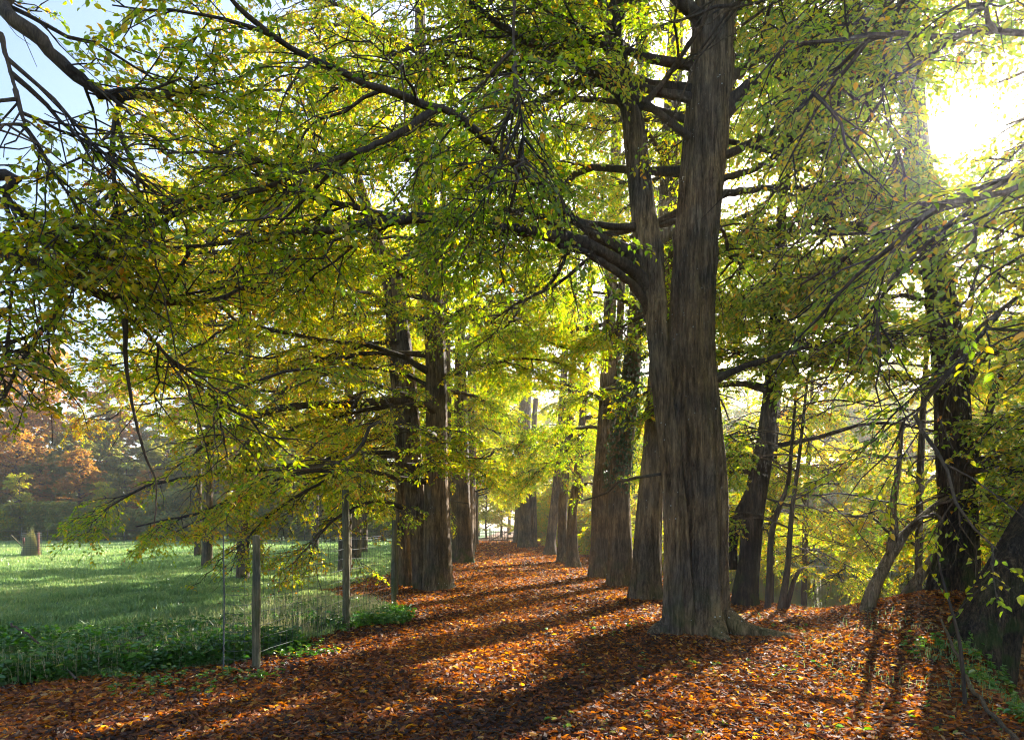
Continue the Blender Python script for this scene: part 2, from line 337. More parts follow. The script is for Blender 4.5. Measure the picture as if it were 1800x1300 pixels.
TOTAL = [0]
def spray(limbs, bag, wood, lvl, leaf=.07, detail=True, dens=1.0, tint0=.35, tvar=.13, sun=True, thin=None, droop=.25, t0=.12, boughL=(1.2, 2.4), nb=8, ns=8, nt=6, nl=7, twigs=True, flat=.38, shoots=True, clump=True):
    """limbs: list of (n,3) polylines.  boughs -> shoots -> twigs -> leaves"""
    Pt = np.stack([catmull(l, 12) for l in limbs])
    b, bl = children(Pt, nb, t0, 1, *boughL, .85, 7, droop, .3, .035)
    b = np.concatenate([b, np.stack([catmull(l, 12)[5::1][:7] for l in limbs])])
    if sun:
        q = b.reshape(-1, 3); fr = lit_mask(q[:, :2]-SD[:2]/SD[2]*q[:, 2:3]).reshape(len(b), -1).mean(axis=1)
        b = b[(fr < .25) | (b[:, 0, 1] < 7.5)]
    vb = norm(b-CAM); b = b[~(np.degrees(np.arccos(np.clip(vb@SD, -1, 1))) < 1.5).any(axis=-1)]
    wood.add(*tubes(b, np.linspace(.022, .006, 7)[None, :]*(.6+.5*rng.random((len(b), 1))), 5))
    s, sl = children(b, ns, .12, 1, .5, 1.15, .8, 5, droop*.9, .3, .04)
    if sun:
        s = s[carve(s[:, 0]) & carve(s[:, 1]) & carve(s[:, 2]) & carve(s[:, 3]) & carve(s[:, 4])]
    if shoots: wood.add(*tubes(s, np.linspace(.0085, .003, 5)[None, :]*np.ones((len(s), 1)), 4))
    if clump:
        q = s.mean(axis=1); lo = lump(q[:, 0]*1.0+q[:, 2]*.8, q[:, 1]-q[:, 2]*.9, 1.5, 17)
        s = s[rng.random(len(s)) < np.where(lo < -.12, .30, 1)]
    if thin is not None:
        k = rng.random(len(s)) < thin(s.mean(axis=1)); s = s[k]
    t, tl = children(s, nt, .1, 1, .18, .45, .8, 3, droop*.9, .3, .03, taper=.3)
    if sun: t = t[carve(t[:, 0]) & carve(t[:, 2])]
    if twigs: wood.add(*tubes(t, np.linspace(.0035, .0015, 3)[None, :]*np.ones((len(t), 1)), 3))
    t = np.concatenate([t, s[:, 2:5]]) if s.shape[1] == 5 else t
    # leaves, alternate on both sides of each twig, blades lying flat
    M = len(t); n = nl
    u = (np.arange(n)+.4+.5*rng.random((M, n)))/n
    q = u*2; i = np.minimum(q.astype(int), 1); f = (q-i)[..., None]; ar = np.arange(M)[:, None]
    p = t[ar, i]*(1-f)+t[ar, i+1]*f
    tan = norm(t[ar, i+1]-t[ar, i])
    sg = np.where((np.arange(n)) % 2 == 0, 1., -1.)[None, :, None]
    sd = norm(np.cross(tan, [0, 0, 1.])+1e-4)
    d = tan*.75+sd*sg*.8+np.array([0, 0, -.22])+.28*rng.standard_normal(p.shape)
    nr = norm(np.array([0, 0, 1.])+flat*rng.standard_normal(p.shape)*1.3)
    p, d, nr = p.reshape(-1, 3), d.reshape(-1, 3), nr.reshape(-1, 3)
    p = p+rng.standard_normal(p.shape)*.012
    keep = carve(p, sun)
    if sun: keep &= carve(p+norm(d)*leaf, sun)
    if dens < 1: keep &= rng.random(len(p)) < dens
    # bunches of a common tint
    g = np.repeat(rng.standard_normal(M)*.07, n)
    tint = tint0+.13*lump(p[:, 0]*1.0+p[:, 2], p[:, 1]+p[:, 2]*.7, .9, 11)+g+tvar*rng.standard_normal(len(p))
    odd = rng.random(len(p)); tint = tint+.10*sm((-p[:, 0]-.5)/4)*(p[:, 1] < 30); tint = np.where(odd < .03, .66+.32*rng.random(len(p)), tint)
    p, d, nr, tint = p[keep], d[keep], nr[keep], tint[keep]
    sz = leaf*(.45+.95*rng.random(len(p))**.8)
    V, Fq, k = leaf_mesh(p, d, nr, sz, detail)
    bag.add(V, Fq, np.repeat(np.clip(tint, 0, 1), k))
    TOTAL[0] += len(p)

def trunk_geo(pts, rad, sides=48, step=.08, flare=.7, flute=.10, seed=1, flare_h=.45, lobes=5, twist=.25, knots=4):
    """fluted, root-flared trunk surface through world points"""
    r = np.random.default_rng(seed)
    pts = np.asarray(pts, float); rad = np.asarray(rad, float)
    L = np.linalg.norm(np.diff(pts, axis=0), axis=1).sum(); n = max(6, int(L/step))
    c = catmull(pts, n)
    rr = np.interp(np.linspace(0, 1, n), np.linspace(0, 1, len(rad)), rad)
    th = np.arange(sides)/sides*2*np.pi
    h = (c[:, 2]-c[0, 2])[:, None]; TH = th[None, :]+twist*h*.5
    z = np.zeros((n, sides))
    for kf, am in ((2, .4), (3, .9), (5, .8), (8, .4), (13, .26), (21, .16), (31, .08)):
        ph = r.random()*6.28; dr = r.standard_normal()*.25
        z += am*np.cos(kf*TH+ph+dr*np.sin(h*.7+ph))
    z = flute*z/1.5
    ridge = np.abs(np.sin(lobes*.5*TH+r.random()*6.28))**.6
    z -= flute*.9*(1-ridge)*np.exp(-h/4)
    fl = flare*np.exp(-np.maximum(h, 0)/flare_h)*(.25+.95*(.5+.5*np.cos(lobes*TH+r.random()*6.28))**1.4)
    z += fl
    for _ in range(knots):
        kh = r.uniform(.8, L*.8); ka = r.random()*6.28; kr = r.uniform(.06, .16)
        da = np.angle(np.exp(1j*(th[None, :]-ka)))*rr[:, None]
        q = ((h-kh)**2+da**2)/kr**2
        z += .16*np.exp(-q)-.20*np.exp(-q*5)
    z += .012*r.standard_normal((n, sides))
    R = rr[:, None]*(1+z)
    V = np.stack([c[:, 0:1]+R*np.cos(th), c[:, 1:2]+R*np.sin(th), np.repeat(c[:, 2:3], sides, 1)], axis=-1)
    idx = np.arange(n*sides).reshape(n, sides); nx = np.roll(idx, -1, axis=1)
    Fq = np.stack([idx[:-1], nx[:-1], nx[1:], idx[1:]], axis=-1).reshape(-1, 4)
    return V.reshape(-1, 3), Fq

def px_trunk(spec, Y, lean=0):
    """spec rows (px,py,width px[,Y]) base first -> points, radii"""
    if spec[0] == 'w':
        pts = [np.array(p, float) for p in spec[1]]; pts[0][2] = float(ground_z(pts[0][0], pts[0][1]))-.25
        return pts, list(spec[2])
    pts = []; rad = []
    for s in spec:
        y = s[3] if len(s) > 3 else Y
        pts.append(P(s[0], s[1], y)); rad.append(s[2]*y/F/2)
    # sink the foot under the soil
    g = float(ground_z(pts[0][0], pts[0][1]))
    if pts[0][2] < g+.6: pts[0][2] = min(pts[0][2], g)-.25
    return pts, rad

def rand_limbs(base, n, z0, z1, az0, az1, l0, l1, elev=(5, 40), droop=.25, trunk=None, seed=0):
    r = np.random.default_rng(seed+100); out = []
    for k in range(n):
        z = z0+(z1-z0)*((k+r.random())/n)
        if trunk is not None:
            tz = np.array([p[2] for p in trunk]); zz = min(z, tz[-1]-.05)
            b = np.array([np.interp(zz, tz, [p[0] for p in trunk]), np.interp(zz, tz, [p[1] for p in trunk]), z])
        else: b = np.array([base[0], base[1], z])
        az = math.radians(r.uniform(az0, az1)); el = math.radians(r.uniform(*elev)); L = r.uniform(l0, l1)*(1-.35*(z-z0)/max(z1-z0, 1))
        d = np.array([math.cos(az)*math.cos(el), math.sin(az)*math.cos(el), math.sin(el)])
        u = np.linspace(0, 1, 7)[:, None]
        p = b+d*L*u; p[:, 2] -= (droop*L*u[:, 0]**2.0)
        p[1:] += r.standard_normal((6, 3))*.06*L*np.array([1, 1, .6])*u[1:]**.7*.7
        out.append(p)
    return out

def limb_obj(parent, pts, r0, r1, mat, org, n=26, k=10, name='limb'):
    c = catmull(pts, n); r = np.linspace(1, 0, n)**.8*(r0-r1)+r1
    r = r*(1+.45*np.exp(-np.linspace(0, 1, n)*14))
    r = r*(1+.07*np.sin(np.arange(n)*1.7)+.05*rng.standard_normal(n)); c = c+.012*rng.standard_normal(c.shape)*min(1, r0*12)
    V, Fq = tubes(c[None], r[None], k)
    return make_mesh(name, V, [Fq], mat, parent, smooth=True, origin=org)

def tree(name, label, trunks, Y=None, limbs=(), rlimbs=(), bark=None, leafmat=None, flare=.38, flute=.09, sides=44, step=.09, seed=1, cat='tree', group=None, lobes=5, flare_h=.45, sprayargs=None, knots=4, extra_leaf_limbs=(), limb_r=.06, stemname=None):
    bark = bark or M_BARK; leafmat = leafmat or M_LEAF
    tp = [px_trunk(t, Y) for t in trunks]
    org = tp[0][0][0].copy(); org[2] = float(ground_z(org[0], org[1]))
    e = empty(name, org); tag(e, label, cat, group)
    for i, (pts, rad) in enumerate(tp):
        V, Fq = trunk_geo(pts, rad, sides if i == 0 else max(20, sides-12), step, flare if i == 0 else flare*.35, flute, seed+i*7, flare_h, lobes, knots=knots)
        make_mesh('trunk', V, [Fq], bark, e, smooth=True, origin=org)
    bag = Bag(); wood = Bag()
    allL = []
    for l in limbs:
        pts = [np.asarray(p, float) for p in l['p']]
        limb_obj(e, pts, l.get('r0', .08), l.get('r1', .02), l.get('mat', M_TWIG), org)
        if l.get('leaf', True): allL.append(catmull(pts, 12))
    rl = []
    for spec in rlimbs:
        spec = dict(spec)
        rl += rand_limbs(tp[spec.pop('t', 0)][0][0], trunk=None if spec.pop('free', False) else tp[0][0], **spec)
    def near_sun(q, lim):
        v = norm(q-CAM); return (np.degrees(np.arccos(np.clip(v@SD, -1, 1))) < lim).any(axis=-1)
    rl = [l for l in rl if not near_sun(catmull(l, 30), 1.6)]
    for l in rl:
        limb_obj(e, l, limb_r*(.7+.6*random.random()), .015, M_TWIG, org, 14, 7)
        allL.append(catmull(l, 12))
    allL += [catmull(l, 12) for l in extra_leaf_limbs]
    if allL:
        spray(allL, bag, wood, 1, **(sprayargs or {}))
        wood.build('twigs', M_TWIG, e, origin=org)
        bag.build('crown', leafmat, e, tint=True, origin=org)
    return e

def PL(*a): return [P(*q) for q in a]

# ================================================================ THE NEAR TREES
NEAR = dict(leaf=.064, detail=True, nb=8, ns=8, nt=6, nl=8)
# 1. the twin-stemmed giant beside the path
A_ = lambda *a: [np.array(P(*q)) for q in a]
t1_limbs = [
 dict(p=A_((1150,540,9.92),(1120,482,9.65),(1075,455,9.4),(1000,422,9.0),(900,404,8.6),(820,393,8.2),(735,383,7.8),(640,395,7.4),(540,408,7.1),(430,424,6.9),(300,440,6.6)), r0=.105, r1=.012),
 dict(p=A_((735,383,7.8),(680,378,7.7),(620,362,7.6),(560,350,7.6),(480,330,7.5)), r0=.045, r1=.012),
 dict(p=A_((1146,478,9.97),(1098,442,9.65),(1040,410,9.4),(975,352,9.1),(930,310,8.8),(872,262,8.3),(800,205,7.7),(765,190,7.5),(690,165,7.1),(610,132,6.8),(520,90,6.4),(440,35,6.0),(400,-10,5.8)), r0=.07, r1=.016),
 dict(p=A_((765,190,7.5),(700,235,7.2),(640,262,7.0),(560,290,6.7),(470,330,6.4),(350,365,6.2),(230,380,6.0)), r0=.036, r1=.008),
 dict(p=A_((1140,455,9.95),(1090,430,9.8),(1010,415,9.7),(940,375,9.5),(880,330,9.3),(820,290,9.0),(740,268,8.7),(650,250,8.4)), r0=.06, r1=.012),
 dict(p=A_((1128,400,9.9),(1050,395,9.7),(960,372,9.4),(880,372,9.2),(800,392,9)), r0=.05, r1=.012),
 dict(p=A_((1152,590,9.85),(1120,510,9.6),(1040,450,9.2),(980,430,8.8)), r0=.07, r1=.03, leaf=False),
 dict(p=A_((1110,200,10),(1090,165,9.9),(1060,140,9.8),(1000,108,9.5),(930,75,9.2),(860,30,8.8),(800,-20,8.4)), r0=.085, r1=.02),
 dict(p=A_((1095,175,9.9),(1060,150,9.7),(1010,155,9.4),(960,168,9.1),(900,200,8.8)), r0=.05, r1=.012),
 dict(p=A_((1115,195,10),(1145,170,9.9),(1180,125,9.8),(1210,80,9.6),(1240,30,9.4),(1260,-30,9.2)), r0=.05, r1=.02),
 dict(p=A_((1078,90,10.2),(1090,40,10.4),(1110,-20,10.6),(1130,-90,10.8)), r0=.07, r1=.03),
 dict(p=A_((1115,190,10),(1100,120,9.6),(1085,60,9.3),(1075,-20,9.0)), r0=.07, r1=.04),
 dict(p=A_((1248,225,9.95),(1300,168,9.8),(1345,140,9.6),(1400,112,9.3),(1455,85,9.0),(1505,58,8.7),(1545,30,8.4),(1575,-30,8.2)), r0=.13, r1=.05),
 dict(p=A_((1262,170,9.9),(1310,118,10.1),(1370,90,10.4),(1450,75,10.8),(1560,60,11.2)), r0=.08, r1=.03),
 dict(p=A_((1272,40,9.9),(1300,15,9.9),(1340,-20,9.9)), r0=.07, r1=.04),
 dict(p=A_((1255,345,9.9),(1300,336,9.8),(1350,330,9.7),(1400,331,9.6),(1438,342,9.5),(1480,370,9.4)), r0=.055, r1=.015),
 dict(p=A_((1250,320,9.9),(1330,295,9.7),(1375,262,9.6),(1400,240,9.5)), r0=.05, r1=.02),
 dict(p=A_((1255,665,9.9),(1300,648,10.1),(1350,632,10.3),(1410,612,10.6),(1480,600,11),(1560,588,11.4)), r0=.055, r1=.015),
 dict(p=A_((1545,30,8.4),(1510,90,8.2),(1478,160,8.0),(1470,230,7.8),(1455,300,7.7),(1440,360,7.6)), r0=.018, r1=.005),
 dict(p=A_((1500,58,8.7),(1520,30,8),(1560,80,7.5),(1550,150,7.2),(1562,230,7.0)), r0=.016, r1=.004),
 dict(p=A_((905,-20,6.5),(903,60,6.5),(908,140,6.5),(918,220,6.5),(921,285,6.5)), r0=.016, r1=.005),
]
tree('large_twin_stemmed_tree', 'huge fluted grey hornbeam with two fused stems, nearest tree right of the path',
     [[(1232,1118,98,9.9),(1232,1060,94,9.9),(1233,960,90,9.9),(1236,850,84,9.9),(1226,700,78,9.9),(1218,600,76,9.9),(1224,440,70,9.9),(1240,250,72,9.9),(1252,80,70,9.9),(1262,-120,62,9.9),(1270,-500,50,9.9),(1275,-1000,24,9.9)],
      [(1192,1115,54,9.7),(1190,1000,42,9.65),(1184,850,34,9.6),(1166,700,32,9.6),(1158,600,34,9.65),(1151,520,40,9.75),(1143,440,48,9.85),(1130,350,42,9.95),(1117,250,38,10),(1108,190,34,10),(1086,130,27,10.1),(1072,60,23,10.2),(1055,-20,20,10.3),(1045,-120,15,10.3),(1040,-250,7,10.3)]],
     limbs=t1_limbs,
     rlimbs=[dict(n=6, z0=9.5, z1=17, az0=-10, az1=350, l0=3.5, l1=6, elev=(5, 45), seed=3),
             dict(n=5, z0=6.0, z1=8.5, az0=-20, az1=100, l0=3, l1=5, elev=(0, 30), seed=4),
             dict(n=16, z0=5.8, z1=11, az0=120, az1=215, l0=5, l1=8.5, elev=(5, 35), seed=6)],
     flare=.62, flute=.14, sides=110, step=.05, seed=5, lobes=5, flare_h=.38, knots=14, sprayargs=dict(NEAR, tint0=.50, dens=.72, t0=.3, leaf=.06))

# 2. branches reaching in from the tree left of the frame
o_limbs = [
 dict(p=[np.array([-7.2, 4.6, 5.2])]+A_((-60,-30,5.3),(0,18,5.2),(60,62,5.2),(105,108,5.3),(150,148,5.4),(190,168,5.5),(230,170,5.7),(310,165,6),(380,160,6.3)), r0=.07, r1=.014),
 dict(p=A_((215,170,5.6),(203,205,5.6),(198,260,5.6),(202,330,5.6),(208,372,5.6)), r0=.022, r1=.005),
 dict(p=[np.array([-7.2, 4.8, 3.6])]+A_((-40,310,5.6),(5,342,5.6),(40,375,5.7),(85,410,5.8),(130,440,6),(190,452,6.3)), r0=.05, r1=.012),
 dict(p=[np.array([-7.2, 5.0, 3.0])]+A_((-50,445,5.8),(10,450,5.8),(70,462,5.9),(120,487,6),(170,515,6.1),(220,528,6.3),(300,532,6.6),(380,528,7),(430,505,7.2)), r0=.065, r1=.014),
 dict(p=A_((104,480,6),(106,510,6),(92,555,6),(60,600,5.9),(25,660,5.8),(5,710,5.7)), r0=.03, r1=.008),
 dict(p=A_((220,560,6.4),(222,640,6.4),(235,720,6.4),(255,800,6.4),(275,850,6.4),(270,930,6.4)), r0=.02, r1=.004, leaf=False),
 dict(p=A_((230,555,6.4),(280,610,6.6),(330,660,6.8),(400,720,7.0)), r0=.018, r1=.004),
 dict(p=A_((0,60,4.8),(20,130,4.8),(38,200,4.8),(50,235,4.8)), r0=.016, r1=.005),
 dict(p=A_((5,350,5.6),(30,410,5.6),(38,440,5.6),(20,520,5.6),(15,640,5.6)), r0=.018, r1=.005),
]
tree('overhanging_tree', 'dark limbs with yellowing leaves reaching in over the meadow at the left edge',
     [('w', [(-7.4, 4.4, 0), (-7.3, 4.5, 2), (-7.25, 4.6, 4), (-7.2, 4.6, 7), (-7.1, 4.6, 12)], [.42, .36, .32, .26, .12])],
     limbs=o_limbs, rlimbs=[dict(n=5, z0=6.5, z1=9, az0=20, az1=80, l0=3, l1=5, elev=(10, 35), seed=9)],
     sprayargs=dict(NEAR, leaf=.054, tint0=.50, nb=6, ns=6, dens=.85, boughL=(.8, 1.6), t0=.15, droop=.08, thin=lambda p: np.where((p[:, 2] < 3.2) & (p[:, 0] < -1.5), .5, 1)), seed=8, group=None)

# 3. second tree of the right-hand row, right behind the giant
tree('row_tree', 'broad pale grey trunk standing directly behind the giant, second in the right-hand row',
     [[(1136,1053,54),(1138,980,48),(1143,880,42),(1152,780,40),(1160,640,38),(1170,480,34),(1180,250,30),(1190,0,26),(1200,-250,14)]], Y=14.8,
     rlimbs=[dict(n=12, z0=4.5, z1=14, az0=-60, az1=230, l0=3.5, l1=6, elev=(0, 35), droop=.25, seed=11),
             dict(n=3, z0=3.2, z1=7.5, az0=-40, az1=60, l0=3, l1=5.5, elev=(-5, 20), seed=12)],
     sides=64, step=.07, seed=14, flare=.5, sprayargs=dict(NEAR, leaf=.072, tint0=.52), group='hornbeams lining the path')
# 4. third, ivy covered
def ivy(parent, pts, rad, n, seed, zmin=1.5):
    r = np.random.default_rng(seed); c = catmull(pts, 60); rr = np.interp(np.linspace(0, 1, 60), np.linspace(0, 1, len(rad)), rad)
    i = r.integers(0, 60, n); th = r.random(n)*6.28
    cover = .5+.5*np.sin(th*2+c[i, 2]*1.3)
    k = (c[i, 2] > zmin)*(r.random(n) < cover*.7+.3); i = i[k]; th = th[k]; m = len(i)
    out = np.stack([np.cos(th), np.sin(th), np.zeros(m)], -1)
    p = c[i]+out*(rr[i]*1.08+r.uniform(0, .13, m))[:, None]; p[:, 2] += r.uniform(-.12, .12, m)
    d = np.stack([r.standard_normal(m)*.6, r.standard_normal(m)*.6, -np.ones(m)], -1)
    V, Fq, q = leaf_mesh(p, d, out+.3*r.standard_normal(p.shape), r.uniform(.05, .10, m), False, wid=.9)
    org = np.array(parent.location)
    make_mesh('ivy', V, [Fq], M_IVY, parent, np.repeat(r.random(m), q), origin=org)
t3s = [[(1090,1030,48),(1090,960,42),(1088,880,38),(1092,800,40),(1103,720,36),(1110,650,32),(1118,560,28),(1125,400,24),(1130,150,18),(1132,-50,10)]]
e = tree('row_tree', 'ivy-clad trunk third in the right-hand row, pale bare foot and green above', t3s, Y=18.3,
     rlimbs=[dict(n=13, z0=3.8, z1=14, az0=-60, az1=230, l0=3.5, l1=6, elev=(0, 35), seed=21)],
     sides=40, seed=22, sprayargs=dict(NEAR, leaf=.085, detail=False, tint0=.52), group='hornbeams lining the path')
p3, r3 = px_trunk(t3s[0], 18.3); ivy(e, p3, r3, 9000, 5, 2.6)
tree('row_tree', 'dark two-ribbed trunk left of the ivy-clad one in the right-hand row',
     [[(1058,1014,44),(1058,960,36),(1058,880,34),(1062,800,30),(1066,700,26),(1072,550,22),(1080,350,20),(1085,100,14)],
      [(1074,1018,26),(1074,960,22),(1073,850,20),(1076,750,16),(1088,600,14),(1098,400,10)]], Y=21.3,
     rlimbs=[dict(n=11, z0=4, z1=14, az0=-60, az1=230, l0=3, l1=6, elev=(0, 35), seed=31)],
     sides=36, seed=32, sprayargs=dict(NEAR, leaf=.09, detail=False, tint0=.46), group='hornbeams lining the path')
tree('row_tree', 'thin dark leaning stem with a forked bough, slimmest in the right-hand row',
     [[(1009,995,26),(1005,960,20),(1006,900,15),(1012,860,16),(1018,800,13),(1025,720,12),(1034,600,11),(1040,400,8)],
      [(1010,880,12),(1028,850,10),(1045,852,8),(1056,865,5)]], Y=27.4,
     rlimbs=[dict(n=8, z0=3.5, z1=11, az0=-60, az1=230, l0=2.5, l1=5, elev=(0, 35), seed=41)],
     sides=28, seed=42, sprayargs=dict(NEAR, leaf=.10, detail=False, tint0=.5, ns=7, nt=5, nl=6), group='hornbeams lining the path')
tree('row_tree', 'dark mottled trunk between the thin leaning stem and the light brown trunk',
     [[(991,988,28),(990,960,18),(989,900,16),(992,840,15),(1000,760,14),(1006,650,13),(1010,450,9)]], Y=30.5,
     rlimbs=[dict(n=9, z0=4, z1=12, az0=-60, az1=230, l0=2.5, l1=5.5, elev=(0, 35), seed=51)],
     sides=28, seed=52, sprayargs=dict(NEAR, leaf=.11, detail=False, tint0=.52, ns=7, nt=5, nl=6), group='hornbeams lining the path')
tree('row_tree', 'light brown leaning trunk with a pale whitish foot on the right of the path',
     [[(967,976,25),(968,950,17),(973,900,16),(980,840,16),(986,770,14),(992,650,12),(1000,480,9)]], Y=38,
     rlimbs=[dict(n=10, z0=4.5, z1=14, az0=-60, az1=230, l0=3, l1=6, elev=(0, 35), seed=61)],
     sides=28, seed=62, sprayargs=dict(NEAR, leaf=.13, detail=False, tint0=.56, ns=6, nt=5, nl=6), group='hornbeams lining the path')
tree('row_tree', 'stout upright double trunk at the far end of the path, just right of the gate',
     [[(924,962,28),(923,940,24),(922,880,25),(921,800,23),(923,700,20),(925,550,16),(928,400,8)],
      [(938,962,14),(938,940,12),(937,880,12),(936,800,10),(942,700,9)]], Y=52,
     rlimbs=[dict(n=11, z0=6, z1=20, az0=0, az1=360, l0=3, l1=6.5, elev=(0, 35), seed=71)],
     sides=28, seed=72, sprayargs=dict(NEAR, leaf=.17, detail=False, tint0=.6, ns=6, nt=4, nl=5, sun=False), group='hornbeams lining the path')

# left-hand row
l1_limbs = [dict(p=[np.array(P(*q)) for q in ((712,703,17.4),(660,706,16.8),(600,712,16),(540,711,15.3),(480,722,14.6),(430,738,14.2),(380,770,13.8),(340,800,13.6))], r0=.11, r1=.025),
            dict(p=A_((700,480,17.4),(600,472,16),(500,470,15),(400,476,14.5),(320,482,14)), r0=.08, r1=.02),
            dict(p=A_((705,890,17.6),(660,880,16.5),(600,905,15.6),(560,940,15),(520,985,14.6)), r0=.05, r1=.012),
            dict(p=A_((700,800,17.6),(640,810,17),(560,850,16),(480,900,15.2),(420,960,14.8)), r0=.05, r1=.012),
            dict(p=A_((700,600,17.6),(620,610,16.6),(540,650,15.8),(470,720,15.2),(420,800,15)), r0=.06, r1=.012),
            dict(p=A_((735,840,17.2),(750,830,16.2),(770,815,15.6),(800,800,15.2)), r0=.03, r1=.008)]
tree('row_tree', 'clump of three tall fluted trunks, nearest on the left side of the path',
     [[(770,1036,54),(768,980,46),(767,900,43),(766,800,38),(766,700,36),(764,600,34),(757,480,34),(748,380,30),(742,200,24),(738,0,16),(736,-200,8)],
      [(716,1020,34,18.6),(713,960,28,18.6),(708,900,27,18.6),(708,800,27,18.4),(704,700,28,18.3),(694,600,30,18.3),(690,520,28,18.3),(665,430,24,18.3),(640,350,18,18.3),(610,250,12,18.3)],
      [(745,1030,34,17.6),(740,950,34,17.7),(728,850,34,17.8),(724,760,32,17.9),(718,680,30,18),(706,560,24,18),(690,440,18,18)]], Y=17.4,
     limbs=l1_limbs,
     rlimbs=[dict(n=28, z0=2.4, z1=14, az0=130, az1=265, l0=4.5, l1=8.5, elev=(-5, 25), droop=.30, seed=81),
             dict(n=12, z0=5.2, z1=15, az0=-60, az1=130, l0=3, l1=5.5, elev=(5, 40), seed=82)],
     sides=64, step=.08, seed=84, flare=.4, sprayargs=dict(NEAR, leaf=.078, detail=False, tint0=.52, droop=.3), group='hornbeams lining the path')
tree('row_tree', 'dark leaning trunk tight behind the left clump of three',
     [[(786,1005,20),(785,940,15),(784,850,14),(786,700,14),(783,550,13),(780,400,12),(778,200,8)]], Y=24,
     rlimbs=[dict(n=12, z0=2.8, z1=13, az0=110, az1=260, l0=4, l1=6.5, elev=(-5, 25), droop=.3, seed=91),
             dict(n=5, z0=5.5, z1=12, az0=-60, az1=110, l0=3, l1=5, elev=(5, 40), seed=92)],
     sides=30, seed=94, bark=M_BARK2, sprayargs=dict(NEAR, leaf=.095, detail=False, tint0=.48, nt=5), group='hornbeams lining the path')
tree('row_tree', 'short thick dark trunks just beyond the left clump, mossy at the foot',
     [[(816,992,38),(815,960,32),(813,910,32),(812,850,28),(810,700,22),(808,500,14)],
      [(804,996,20),(803,960,18),(800,900,16),(796,820,12)]], Y=29.5,
     rlimbs=[dict(n=11, z0=2.8, z1=12, az0=110, az1=250, l0=3.5, l1=6, elev=(-5, 25), droop=.3, seed=101),
             dict(n=6, z0=3.6, z1=12, az0=-60, az1=110, l0=2.6, l1=4.5, elev=(0, 40), seed=102)],
     sides=30, seed=104, bark=M_BARK2, sprayargs=dict(NEAR, leaf=.11, detail=False, tint0=.52, nt=5, nl=6), group='hornbeams lining the path')
eL = tree('row_tree', 'grey trunk fourth in the left-hand row where the path narrows',
     [('w', [(-2.35, 37, 0), (-2.35, 37, 2), (-2.3, 37, 5), (-2.2, 37, 10), (-2.2, 37, 15)], [.34, .27, .25, .2, .08])],
     rlimbs=[dict(n=9, z0=2.6, z1=13, az0=110, az1=250, l0=3.5, l1=6, elev=(-5, 25), droop=.3, seed=111),
             dict(n=8, z0=3.4, z1=13, az0=-60, az1=110, l0=2.2, l1=4.4, elev=(0, 40), seed=112)],
     sides=26, seed=114, sprayargs=dict(NEAR, leaf=.14, detail=False, tint0=.56, ns=7, nt=4, nl=5, sun=False), group='hornbeams lining the path')
FAR_L = 'trunks closing in along the far left side of the path before the gate'
for i, (x, y, a) in enumerate([(-2.6, 43, .7), (-2.9, 49, 2.5), (-3.1, 56, -.4), (-3.4, 63, .9), (-4.0, 71, 2.0)]):
    c = copy_tree(eL); c.location = (x, y, float(ground_z(x, y))); c.rotation_euler = (0, 0, 0); c.scale = (1, 1, .92+.05*i)
    c['label'] = 'one of the close-set grey trunks along the far left of the path'; c['group'] = FAR_L
eR = tree('row_tree', 'slender trunk behind the stout double trunk near the gate',
     [('w', [(.55, 66, 0), (.6, 66, 2), (.7, 66, 5), (.8, 66, 10), (.8, 66, 16)], [.5, .4, .34, .25, .1])],
     rlimbs=[dict(n=16, z0=4.0, z1=15, az0=0, az1=360, l0=3, l1=5.5, elev=(-5, 35), droop=.3, seed=121)],
     sides=26, seed=124, sprayargs=dict(NEAR, leaf=.17, detail=False, tint0=.62, ns=6, nt=4, nl=5, sun=False), group='hornbeams lining the path')
for i, (x, y) in enumerate([(4.6, 47), (5.2, 58), (5.5, 36), (5.0, 67)]):
    c = copy_tree(eR); c.location = (x, y, float(ground_z(x, y))); c.rotation_euler = (0, 0, 1.3*i+.8); c.scale = (.7, .7, .8)
    c['label'] = 'young bushy tree on the pond bank behind the right-hand row'; c['group'] = 'bushy young trees on the pond bank'

